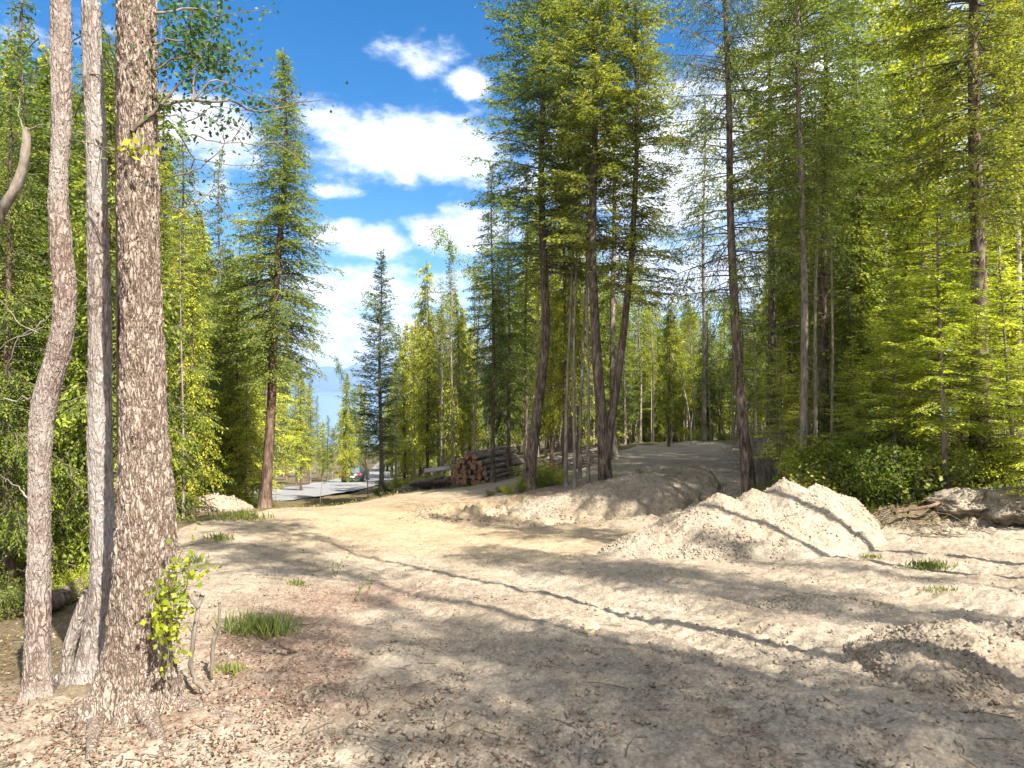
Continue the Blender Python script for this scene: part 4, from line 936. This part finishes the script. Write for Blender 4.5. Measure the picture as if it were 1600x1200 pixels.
# hand placed mid trees: (kind, px, d, top, width factor, label)
HAND = [
 ('fir1', 283, 17, 170, .75, 'thin ragged fir just right of the thickest trunk, behind the spoil mound'),
 ('spr1', 345, 26, 225, .8, 'narrow spruce with pointed top left of the tall dark spruce'),
 ('ced1', 300, 15.5, 420, .95, 'low yellow green cedar behind the small spoil mound'),
 ('hem1', 385, 21, 560, 1.0, 'young bright conifer at the foot of the tall dark spruce, left side'),
 ('ced3', 360, 24, 380, 1.0, 'dense dark cedar between the narrow spruce and the tall dark spruce'),
 ('ced2', 470, 44, 575, 1.0, 'yellowish cedar beside the road right of the tall dark spruce'),
 ('spr1', 485, 62, 572, .9, 'small dark conifer top against the lake, left side of the gap'),
 ('ced1', 541, 58, 580, .9, 'cedar whose tip stands beside the lake view, right side of the gap'),
 ('asp3', 500, 26, 640, .6, 'dark thin sapling standing beside the road below the gap'),
 ('asp3', 575, 27, 560, .7, 'pale stemmed sapling standing just left of the blue green spruce'),
 ('ced1', 632, 40, 500, 1.0, 'yellow green cedar right of the blue green spruce'),
 ('ced2', 668, 36, 405, .9, 'tall thin topped cedar left of the log pile'),
 ('spr1', 703, 40, 370, .6, 'spindly spiked snag like spruce behind the log pile'),
 ('ced1', 715, 33, 450, 1.0, 'bushy cedar directly behind the log pile'),
 ('spr1', 742, 37, 400, .7, 'narrow conifer with open top right of the spiked spruce'),
 ('fir1', 795, 27, 300, .85, 'dark fir left of the leaning reddish fir'),
 ('fir1', 822, 30, 250, .7, 'second dark fir close behind the leaning reddish fir'),
 ('ced2', 862, 24, 330, .8, 'cedar with yellow sprays right of the leaning reddish trunk'),
 ('ced3', 780, 31, 430, .9, 'dark cedar behind the right end of the log pile'),
 ('ced2', 1045, 33, 470, .9, 'loose cedar behind the start of the upper track'),
 ('asp2', 1080, 36, 430, 1.0, 'yellow leafed young aspen at the far end of the track'),
 ('hem1', 1215, 22, 540, 1.1, 'small bright conifer beside the debris on the right of the track'),
 ('hemn', 1330, 15, 520, 1.1, 'bright young conifer left of the shorter hemlock'),
 ('asp1', 1385, 22, -60, 1.2, 'leafy aspen with pale stem rising left of the thick dark trunked fir'),
 ('asp1', 1440, 20, -30, 1.3, 'bright yellow leafed aspen filling the space beside the thick dark trunk'),
 ('asp2', 1500, 18, -60, 1.2, 'yellow leafed aspen behind the thick dark trunked fir'),
 ('asp1', 1590, 16, -120, 1.2, 'yellow leafed aspen at the right edge'),
 ('fir1', 1340, 19, -140, 1.0, 'full green fir left of the aspens at upper right'),
 ('fir2', 1205, 24, -60, 1.0, 'open fir behind the slim grey trunked fir'),
 ('fir2', 1420, 25, -120, 1.1, 'olive fir behind the aspens'),
 ('fir1', 1620, 17, -200, 1.1, 'fir just beyond the right edge with branches reaching in'),
 ('hemn', 1640, 10.5, 380, 1.1, 'young hemlock cut off by the right edge'),
 ('fir1', 770, 25, 250, .8, 'dark fir with low branches above the right end of the log pile'), ('ced2', 882, 22.5, 190, .75, 'cedar with yellow sprays left of the bare poles by the forked fir'),
 ('hemn', 1222, 15.8, 520, 1.0, 'feathery light green hemlock just right of the drooping fir'), ('hemn', 1345, 13.6, 600, 1.0, 'small feathery hemlock above the foot of the right bank'),
 ('fir1', 905, 24.5, 120, .7, 'fir close behind the bare poles by the forked fir'),
 ('fir3', 958, 26, -40, 1.0, 'fir behind the forked fir'), ('fir3', 890, 28, -40, 1.0, 'fir with thin trunk left of the forked fir'),
 ('fir3', 1100, 41, 130, .9, 'thin fir beyond the berm left of the drooping fir'),
]
for (k, px, d, top, wf, lb) in HAND: place(k, px, d, top=top, label=lb, wid=wf)
# bare pole trunks near the forked fir
for i, (px, d, top, lb) in enumerate([(884, 20.5, 60, 'pale bare pole trunk leaning, leftmost of the poles beside the forked fir'), (898, 20.2, 150, 'pale bare pole trunk in the middle of the poles left of the forked fir'), (906, 21.5, 100, 'thin pole trunk just left of the dark log by the forked fir'),
                           (919, 20.0, 180, 'straight pole trunk nearest the forked fir, on its left'), (740, 28.5, 380, 'pale pole trunk behind the top of the log pile'), (706, 29, 420, 'slanted pale pole behind the left end of the log pile'),
                           (760, 31, 400, 'second pale pole behind the log pile'), (690, 30, 430, 'dark pole left behind the log pile'), (838, 26, 300, 'pale pole trunk right behind the leaning reddish trunk'),
                           (1275, 16.5, 60, 'pale slim trunk between the two dark firs behind the heap'), (286, 14.5, 330, 'wavy pale thin trunk right of the thickest trunk'), (1300, 15.5, 200, 'thin grey pole standing in the brush above the heap')]):
    place('pole1' if i % 2 else 'pole2', px, d, top=top, label=lb, wid=1.0 if d > 22 else .9)

def skyline(px):
    return np.interp(px, [-200, 0, 100, 200, 250, 300, 340, 400, 440, 470, 500, 530, 560, 600, 640, 680, 720, 760, 790, 830, 900, 980, 1010, 1100, 1180, 1230, 1400, 1800],
                     [-100, -60, 0, 60, 130, 230, 280, 300, 420, 560, 625, 635, 590, 570, 500, 450, 440, 430, 330, 280, 330, 400, 460, 450, 380, 150, -50, -150])
def woods(n, px0, px1, d0, d1, kinds, label, group, jit=90, seed=0, wid=(.8, 1.15), lowest=None):
    r = random.Random(seed)
    for i in range(n):
        px = px0+(px1-px0)*(i+r.random())/n
        d = d0+(d1-d0)*r.random()
        k = r.choice(kinds); top = float(skyline(px))+r.uniform(0, jit)
        if lowest: top = max(top, lowest)
        x, y, z = onG(px, d); h = (CZ-(top-600)/F*d)-z
        if h > 24: h = r.uniform(18, 24)
        if 430 < px < 640 and d < 60: continue
        # keep the track and the road open
        if 990 < px < 1195 and d < 38: continue
        place(k, px, d, h=max(h, 2.0), label=label, group=group, wid=r.uniform(*wid)*(10/max(h, 8))**.35)
woods(26, -120, 180, 7.5, 18, ['cedn', 'cedn', 'cedn', 'fir1', 'ced3'], 'dark conifer in the shaded woods left of and behind the foreground trunks', 'conifers in the left woods', 260, 1)
woods(34, -160, 420, 18, 45, ['ced3', 'fir1', 'fir2', 'ced1', 'spr1'], 'conifer in the woods farther back on the left, below the clearing', 'far conifers in the left woods', 160, 2)
woods(16, 190, 420, 25, 40, ['ced1', 'ced3', 'hem1', 'ced2'], 'mixed green conifer behind the tall dark spruce', 'conifers behind the tall spruce', 240, 3, lowest=330)
woods(22, 420, 660, 62, 110, ['ced1', 'ced2', 'spr1', 'ced3'], 'conifer beyond the road below the lake view', 'conifers beyond the road', 70, 4, wid=(1.0, 1.4))
woods(12, 600, 700, 40, 70, ['ced1', 'ced2', 'asp3'], 'cedar in the woods left behind the log pile', 'cedars left of the log pile', 120, 12)
woods(34, 650, 1000, 32, 60, ['ced1', 'ced2', 'asp3', 'spr1', 'ced1'], 'tree in the woods behind the log pile and the forked fir', 'trees behind the log pile', 200, 5)
woods(24, 860, 1220, 39, 62, ['asp2', 'ced1', 'asp1', 'asp3', 'fir3'], 'slender tree in the woods beyond the top of the track', 'trees beyond the track', 160, 6)
woods(21, 1180, 1800, 24, 46, ['fir1', 'fir2', 'asp1', 'asp2', 'ced1', 'fir3', 'hem1'], 'tree in the dense woods behind the right bank', 'trees behind the right bank', 240, 7)
woods(18, 1260, 1750, 13, 22, ['hemn', 'asp3', 'hemn', 'cedn', 'hemn'], 'young tree in the thicket on the right slope', 'young trees on the right slope', 10, 8, lowest=430)
woods(10, 1000, 1300, 42, 70, ['hem1', 'asp3', 'asp3', 'ced1'], 'low young tree at the back of the track', 'young trees at the end of the track', 60, 9, lowest=560)
woods(26, 820, 1300, 55, 95, ['ced1', 'ced3', 'fir1', 'asp1'], 'tree far back in the woods', 'far trees beyond the track', 120, 15, wid=(1.1, 1.5))
woods(22, 1270, 1800, 15, 26, ['hem1', 'fir1', 'fir2', 'asp1', 'ced1'], 'x', 'trees behind the right bank', 420, 16, wid=(1.0, 1.3), lowest=300)
woods(9, 1225, 1330, 24, 38, ['fir2', 'fir3', 'asp2', 'fir1'], 'x', 'trees beside the upper track', 300, 17)
woods(34, 850, 1240, 41, 60, ['asp3', 'hem1', 'asp2', 'ced1', 'asp3'], 'x', 'trees beyond the track', 110, 21, wid=(1.1, 1.6), lowest=470)
r_ = random.Random(10)
for i in range(46):
    px = 860+(1330-860)*(i+r_.random())/46; d = r_.uniform(38, 58)
    if i % 4 == 0 and px > 1200: d = r_.uniform(20, 30)
    place(r_.choice(['pole1', 'pole2']), px, d, h=r_.uniform(7, 11), label='pale bare pole trunk in the thin woods beyond the track', group='pale poles beyond the track', wid=1.3)
for i in range(12):
    px = 600+(860-600)*(i+r_.random())/12; d = r_.uniform(30, 44)
    place(r_.choice(['pole1', 'pole2']), px, d, h=r_.uniform(7, 10), label='pale bare pole trunk in the woods behind the log pile', group='pale poles behind the log pile', wid=1.1)
# shrubs
for i in range(40):
    px = r_.uniform(1275, 1650); d = r_.uniform(11.4, 15); k = r_.choice(['shr1', 'shr1', 'shr2', 'shr3'])
    if px > 1430 and d < 12.2: d += 1
    place(k, px, d, h=r_.uniform(.5, 1.15) if px < 1450 else r_.uniform(.4, .9), label='leafy green shrub in the undergrowth on the right bank', group='shrubs on the right bank', wid=1.1)
for i in range(26):
    px = r_.uniform(-60, 170); d = r_.uniform(5.5, 14)
    place(r_.choice(['shr3', 'shr3', 'shr3', 'shr2']), px, d, h=r_.uniform(.12, .35), label='low plant on the shaded forest floor behind the foreground trunks', group='plants on the left forest floor')
for i in range(26):
    px = r_.uniform(250, 420) if i % 2 else r_.uniform(590, 700); d = r_.uniform(20, 27) if px < 430 else r_.uniform(28, 36)
    place(r_.choice(['shr1', 'shr3', 'shr2']), px, d, h=r_.uniform(.3, .8), label='shrub along the edge of the woods behind the clearing', group='shrubs along the clearing edge')
for i in range(20):
    px = r_.uniform(860, 1200); d = r_.uniform(41, 47)
    place(r_.choice(['shr1', 'shr2']), px, d, h=r_.uniform(.3, .9), label='low bush where the track meets the woods', group='bushes at the end of the track', wid=1.4)
for i, (px, d, h, k) in enumerate([(780, 21.2, .22, 'shr3'), (795, 20.6, .3, 'shr2'), (765, 20.8, .2, 'shr3'), (850, 20.6, .5, 'shr1'), (868, 21, .6, 'shr2'), (815, 20.2, .45, 'shr1'), (1000, 20.5, .35, 'shr3'), (975, 19.7, .4, 'shr2'), (1190, 15, .35, 'shr1'), (1205, 14.6, .4, 'shr1'), (1222, 14.2, .4, 'shr3'), (840, 21.2, .7, 'shr2')]):
    place(k, px, d, h=h, label='small green bush on the rough ground around the log pile and the firs', group='small bushes around the firs')
for i in range(16):
    px = r_.uniform(1190, 1330); d = r_.uniform(15.5, 21)
    place('brush', px, d, h=r_.uniform(.9, 1.8), label='tangle of dead grey twigs above the large dirt heap', group='dead brush above the heap', wid=1.1)
for i in range(7):
    px = r_.uniform(1440, 1650); d = r_.uniform(11.8, 13.5)
    place('brush', px, d, h=r_.uniform(.7, 1.5), label='tangle of dead twigs on the right bank under the hemlocks', group='dead brush on the right bank', wid=1.1)
# shade casters behind and right of the camera
for (k, tx, ty, h, wf, cf) in [('pole1', .7, 3.9, 13, 1.7, .86), ('pole1', -.2, 5.0, 14, 1.0, .86), ('pole2', 2.6, 3.6, 12.5, 1.3, .84), ('pole2', .1, 2.9, 15, 1.4, .85), ('pole1', 3.6, 5.0, 14, 1.0, .86), ('pole1', 2.9, 7.0, 17, .9, .86),
                     ('pole1', 1.1, 9.0, 16, 1.6, .86), ('pole2', 2.2, 7.7, 15, 1.5, .84), ('pole1', 3.9, 8.3, 14, 1.0, .86), ('pole1', 2.6, 6.1, 16, 1.3, .86), ('fir3', .7, 13.6, 15, .75, .75), ('fir3', 1.3, 14.2, 15.5, .8, .75), ('fir2', 3.3, 17.3, 15, .7, .7),
                     ('pole2', -2.4, 9.3, 15, 1.5, .85), ('pole2', -3.6, 12.0, 16, 1.5, .85), ('fir3', 1.5, 18.5, 17, .8, .75)]:
    ll = cf*h/math.tan(SUN_EL); x, y = tx+math.sin(SUN_AZ)*ll, ty+math.cos(SUN_AZ)*ll
    wf *= 12/h if k[:4] == 'pole' else 1
    P = PROTO[k]; o = copy_tree(P[0]); s = h/P[2]; o.location = (x, y, Gs(x, y)-.03); o.scale = (s*wf, s*wf, s); o.rotation_euler = (0, 0, rp.uniform(0, 6))
    lab(o, 'tall tree standing behind the photographer on the right', 'trees behind the photographer')
autolabels()
# leftover unused prototypes
for k, P in PROTO.items():
    if not P[1]:
        for c in list(P[0].children): bpy.data.objects.remove(c)
        bpy.data.objects.remove(P[0])

# ================================================================== LOG PILE
def make_logs():
    cutm = plain('fresh_cut_wood', (.30, .155, .085), .8, 0, .5, 9); barkm = bark('log_bark', (.05, .04, .032), (.15, .125, .105), (.28, .25, .22))
    rng = np.random.RandomState(3)
    mb = MB(); n = 14; a = np.linspace(0, 2*math.pi, n, endpoint=False)
    protos = []
    for v in range(3):
        mb = MB(); zs = np.linspace(0, 3.0, 9); rad = np.linspace(.10, .088, 9)*(1+rng.normal(size=9)*.03)
        pts = np.stack([zs, rng.normal(size=9)*.006, rng.normal(size=9)*.006], 1)
        ring = []
        for k in range(9): ring.append(np.stack([np.full(n, pts[k, 0]), pts[k, 1]+rad[k]*np.cos(a), pts[k, 2]+rad[k]*np.sin(a)], 1))
        V = np.concatenate(ring); i = np.arange(8)[:, None]*n; j = np.arange(n)[None]; kk = (j+1) % n
        mb.add(V, np.stack([i+j, i+kk, i+n+kk, i+n+j], -1).reshape(-1, 4), 0)
        for e in (0, 8):
            c = pts[e]+[0.004 if e == 0 else -.004, 0, 0]; r1 = (ring[e]-c)*.96+c; r2 = (ring[e]-c)*.12+c
            VV = np.concatenate([ring[e], r1, r2]); q = []
            for jj in range(n):
                k2 = (jj+1) % n; q.append([jj, k2, n+k2, n+jj]); q.append([n+jj, n+k2, 2*n+k2, 2*n+jj])
            mb.add(VV, q, 1)
            mb.T = getattr(mb, 'T', []); b = mb.n-n; mb.T += [(b, b+jj, b+jj+1, 1) for jj in range(1, n-1)]
        protos.append(mb.mesh('log', [barkm, cutm]))
    ex, ey = L2(735, 26), 26.0
    az = math.atan2(.87, .50); ax = np.array([math.cos(az), math.sin(az)]); lt = np.array([ax[1], -ax[0]])
    used = {}
    rows = [9, 9, 8, 7, 6, 4]
    for r, m in enumerate(rows):
        for j in range(m):
            o = bpy.data.objects.new('cut_log', protos[rng.randint(3)]); col.objects.link(o)
            u = (j-(m-1)/2)*.205+rng.normal()*.015; off_ = rng.uniform(-.14, .14)-.0
            p = np.array([ex, ey])+lt*u+ax*off_; zz = Gs(ex, ey)+.14+r*.19+rng.normal()*.012
            o.location = (p[0], p[1], zz); o.rotation_euler = (rng.uniform(0, 6.28), rng.normal()*.02, az+rng.normal()*.02)
            s = rng.choice([.68, .85, 1.0, 1.12, 1.2]); o.scale = (1.0, s, s)
            ords = ['leftmost', 'second from left', 'third from left', 'fourth from left', 'fifth from left', 'sixth from left', 'seventh from left', 'eighth from left', 'ninth from left']
            tag(o, (ords[j] if j < m-1 else 'rightmost')+' sawn log in '+['the bottom row', 'the second row', 'the third row', 'the fourth row', 'the fifth row', 'the top row'][r]+' of the log pile', 'log', 'logs in the main log pile')
    for i in range(16):
        o = bpy.data.objects.new('cut_log', protos[rng.randint(3)]); col.objects.link(o)
        px = 615+rng.uniform(0, 52); d = 26.4+rng.uniform(-.5, 1.0); x, y, z = onG(px, d)
        hh = np.clip((px-620)/75, .1, 1)*.75
        o.location = (x, y, z+.1+rng.uniform(0, hh)); az2 = rng.uniform(-.5, .5); o.rotation_euler = (0, -rng.uniform(0, .22), az2)
        s = rng.uniform(.7, 1.1); o.scale = (rng.uniform(.28, .48), s, s)
        tag(o, 'dark weathered log in the low jumbled heap left of the stacked logs', 'log', 'logs in the low heap')
    mb = MB(); mb.box((0, 0, 0), .95, .35, .05, 0); x, y, z = onG(683, 25.2)
    o = mb.build('plank', plain('weathered_board', (.30, .29, .28), .8, 0, .2), loc=(x, y, z+.74)); o.rotation_euler = (.25, -.12, .1); tag(o, 'pale grey board lying across the top of the low log heap', 'board')
make_logs()

# stake, stone, dark log by the fork
def stake():
    x, y, z = onG(862, 21.5); r = empty('survey_stake', (x, y, z)); tag(r, 'thin wooden stake with orange red painted top between the firs', 'stake')
    mb = MB(); mb.box((0, 0, .2), .05, .035, .5); mb.build('post', plain('stake_wood', (.45, .33, .22), .8, 0, .2), r)
    mb = MB(); mb.box((0, 0, .54), .055, .04, .18); mb.build('painted_top', plain('orange_paint', (.75, .14, .07), .6), r)
stake()
def rock(name, px, d, sx, sy, sz, label, mat, seed):
    n = 60; u = np.linspace(0, 2*math.pi, n, endpoint=False); v = np.linspace(-1.5, 1.5, 34); U, Vv = np.meshgrid(u, v)
    P = np.stack([np.cos(U)*np.cos(Vv), np.sin(U)*np.cos(Vv), np.sin(Vv)], -1)
    r = 1+.35*perlin(P*1.3+seed)+.15*perlin(P*3+seed)+(.16*perlin(P*7+seed)+.1*perlin(P*15+seed) if 'earth' in name else .04*perlin(P*8+seed)); P = P*r[..., None]*[sx, sy, sz]
    mb = MB(); i = np.arange(33)[:, None]*n; j = np.arange(n)[None]; k = (j+1) % n
    mb.add(P.reshape(-1, 3), np.stack([i+j, i+k, i+n+k, i+n+j], -1).reshape(-1, 4)); x, y, z = onG(px, d)
    o = mb.build(name, mat, loc=(x, y, z+sz*.5)); tag(o, label, 'rock'); return o
stone = plain('pale_stone', (.36, .345, .32), .85, 0, .25, 9)
rock('stone', 907, 19.2, .16, .13, .13, 'pale grey stone lying left of the forked fir base', stone, 3)
rock('stone', 922, 975/975*gd(922, 985), .07, .06, .045, 'small brownish stone half buried in the middle of the bare foreground', plain('brown_stone', (.36, .28, .18), .85, 0, .3, 20), 5)
rock('stone', 1363, gd(1363, 1012), .035, .03, .02, 'tiny white stone left of the low clay mound', stone, 7)
rock('stone', 285, 16.1, .28, .22, .22, 'dark lump added for the shade at the left side of the spoil mound', plain('dark_shade_lump', (.13, .12, .11), .9, 0, .3, 4), 9)  # added dark lump in place of the shade beside the mound
rock('earth_hump', 1588, 10.7, .55, .5, .30, 'rooty brown earth lump on the bank at the right edge', M['berm'], 21)
rock('earth_hump', 1500, 11.0, .5, .4, .2, 'lower earth lump on the cut bank left of the rooty lump', M['berm'], 25)
def fallen(name, px0, d0, px1, d1, r, label, mat=M['bark_dark'], dz=.1):
    a = np.array(onG(px0, d0, dz)); b = np.array(onG(px1, d1, dz)); mb = MB(); t = np.linspace(0, 1, 9)[:, None]; rg = np.random.RandomState(abs(int(px0)))
    mb.tube((b-a)*t+rg.normal(size=(9, 3))*.015, np.linspace(r, r*.8, 9), 10); o = mb.build(name, mat, loc=a, smooth=True); tag(o, label, 'log')
fallen('fallen_log', 893, 18.9, 942, 18.7, .12, 'dark charred log lying across the foot of the pole trunks')
fallen('fallen_log', 1178, 24, 1222, 21, .09, 'grey fallen stem on the debris right of the track', M['deadwood'], .3)
fallen('fallen_log', 1185, 22, 1200, 20, .07, 'short leaning stem in the debris right of the track', M['deadwood'], .35)
fallen('fallen_log', 1395, 10.6, 1470, 10.75, .03, 'thin root hanging along the face of the right bank', M['bark_red'], .28)
fallen('fallen_log', 60, 6.2, 145, 7.6, .10, 'long mossy brown fallen log lying behind the leftmost trunk', M['bark_fir'], .10)
fallen('fallen_log', -30, 8.5, 130, 9.3, .12, 'dark fallen log deeper on the left forest floor', M['bark_dark'], .10)
# debris bank right of track and pale debris behind berm
rng = np.random.RandomState(8); mb = MB()
for i in range(420):
    px = rng.uniform(1165, 1310); d = rng.uniform(19, 28); x, y, z = onG(px, d); th = rng.uniform(0, 3.14); l = rng.uniform(.3, 1.3)
    e = np.array([math.cos(th)*l, math.sin(th)*l, rng.uniform(-.1, .7)*l]); p = np.array([x, y, z+rng.uniform(0, .5)])
    mb.tube(np.array([p, p+e*.5+rng.normal(size=3)*.05, p+e]), [.018, .013, .006], 4, cap=False)
for i in range(260):
    px = rng.uniform(850, 930); d = rng.uniform(25, 31); x, y, z = onG(px, d); th = rng.uniform(-.5, .5); l = rng.uniform(.3, 1.3)
    e = np.array([math.cos(th)*l, math.sin(th)*l, rng.uniform(-.05, .2)*l]); p = np.array([x, y, z+rng.uniform(0, .4)])
    mb.tube(np.array([p, p+e*.5+rng.normal(size=3)*.04, p+e]), [.02, .016, .01], 4, cap=False)
tag(mb.build('slash_debris', M['deadwood']), 'grey slash and broken branches piled beside the track', 'debris', kind='stuff')
rng = np.random.RandomState(18); mb = MB()
for i in range(170):     # roots on the right bank face
    px = rng.uniform(1360, 1640); d = rng.uniform(10.3, 11.3); x, y, z = onG(px, d); 
    p = np.array([x, y, z+.03]); q = [p]
    dr = np.array([rng.normal()*.12, -rng.uniform(.0, .12), -rng.uniform(.02, .14)])
    for k in range(4):
        nx = q[-1]+dr+rng.normal(size=3)*.03; nx[2] = max(nx[2], Gs(nx[0], nx[1])+.01); q.append(nx)
    mb.tube(np.array(q), np.linspace(.008, .003, 5), 4, cap=False)
tag(mb.build('exposed_roots', M['twig']), 'thin roots exposed along the cut face of the right bank', 'roots', kind='stuff')
# ground cover
rng = np.random.RandomState(28); mb = MB()
n = 26000; d = 1/(1/8.-(1/8.-1/48.)*rng.uniform(size=n)**1.0); px = rng.uniform(-150, 1750, n); x = L2(px, d)
back = np.interp(px, [-600, 110, 160, 300, 420, 560, 640, 840, 960, 1000, 1080, 1200, 1280, 1330, 2200], [4, 6, 15, 20, 21.5, 23, 23.5, 25, 28, 36, 40, 31, 14, 11.2, 11.0])
k = (d > back+rng.uniform(-.6, .6, n)) & ~((px < 640) & (px > 250) & (d > 30)); x, d = x[k], d[k]
needles(mb, np.stack([x, d, G(x, d)], 1), np.stack([rng.normal(size=len(x)), rng.normal(size=len(x)), np.full(len(x), .9)], 1), .16, .06, rng, .2)
tag(mb.build('ground_cover', M['moss']), 'low moss, ferns and weeds covering the forest floor', 'ground cover', kind='stuff')

# ================================================================== CAR
def car():
    i = int(np.argmin(np.abs(ROAD[:, 1]-60))); c = ROAD[i]; T = ROAD[i+1]-ROAD[i-1]; az = math.atan2(T[1], T[0])
    Nn = np.array([math.sin(az), -math.cos(az)]); loc = np.array([L2(556, c[1]), c[1]])
    root = empty('parked_car', (loc[0], loc[1], ROADZ[i]+.20), az); tag(root, 'dark car seen from behind on the road below the clearing', 'car')
    paint = plain('dark_paint', (.035, .04, .045), .25); glass = plain('dark_glass', (.10, .13, .15), .08); rub = plain('rubber', (.02, .02, .02), .8); red = plain('red_lens', (.5, .03, .02), .3); chrome = plain('rim_metal', (.5, .5, .5), .3, 1.0); pl = plain('plate_white', (.7, .7, .68), .5)
    prof = [(-2.2, .35), (-2.3, .55), (-2.28, .95), (-2.15, 1.02), (-1.85, 1.52), (-1.4, 1.62), (.2, 1.6), (.95, 1.08), (2.0, .92), (2.25, .7), (2.25, .4), (2.1, .3), (-2.0, .3)]
    mb = MB(); n = len(prof); hw = [.86 if z < 1.05 else .70 for _, z in prof]
    V = [[x, -w, z] for (x, z), w in zip(prof, hw)]+[[x, w, z] for (x, z), w in zip(prof, hw)]
    Q = [[k, (k+1) % n, n+(k+1) % n, n+k] for k in range(n)]
    cl, cr = 2*n, 2*n+1; V += [[0, -.88, .7], [0, .88, .7]]
    mb.add(V, Q); mb.T = []
    for k in range(n): mb.T += [((k+1) % n, k, cl, 0), (n+k, n+(k+1) % n, cr, 0)]
    mb.build('body', paint, root)
    mb = MB(); mb.add([[-2.14, -.66, 1.06], [-2.14, .66, 1.06], [-1.90, .60, 1.48], [-1.90, -.60, 1.48]], [[0, 1, 2, 3]]); mb.V = [v-[.03, 0, 0] for v in mb.V]; mb.build('rear_window', glass, root)
    for s in (-1, 1):
        mb = MB(); mb.add([[-1.8, s*.82, 1.08], [.75, s*.82, 1.08], [.15, s*.735, 1.52], [-1.5, s*.735, 1.52]], [[0, 1, 2, 3]]); mb.build('side_window', glass, root)
        mb = MB(); mb.box((-2.26, s*.70, .88), .08, .24, .22); mb.build('tail_light', red, root)
        for xx in (-1.35, 1.4):
            mb = MB(); mb.tube([[xx, s*.68, .33], [xx, s*.90, .33]], .33, 18); w = mb.build('wheel', rub, root)
            mb = MB(); mb.tube([[xx, s*.895, .33], [xx, s*.915, .33]], .19, 14); mb.build('rim', chrome, w)
    mb = MB(); mb.box((-2.31, 0, .72), .02, .5, .14); mb.build('licence_plate', pl, root)
    mb = MB(); mb.box((-2.28, 0, .42), .12, 1.6, .2); mb.build('bumper', rub, root)
car()
mb = MB(); mb.box((0, 5050, 150), 11000, 10700, 480)
hz, nt, N, L, P = new_mat('haze_air'); N.remove(P); pv = N.new('ShaderNodeVolumePrincipled'); pv.inputs['Color'].default_value = (.36, .56, 1.0, 1); pv.inputs['Density'].default_value = .00010
L.new(pv.outputs[0], N['Material Output'].inputs['Volume'])
tag(mb.build('haze', hz), 'pale blue haze over the distant lake and hills', 'haze', kind='stuff')
print('objects', len(bpy.data.objects))
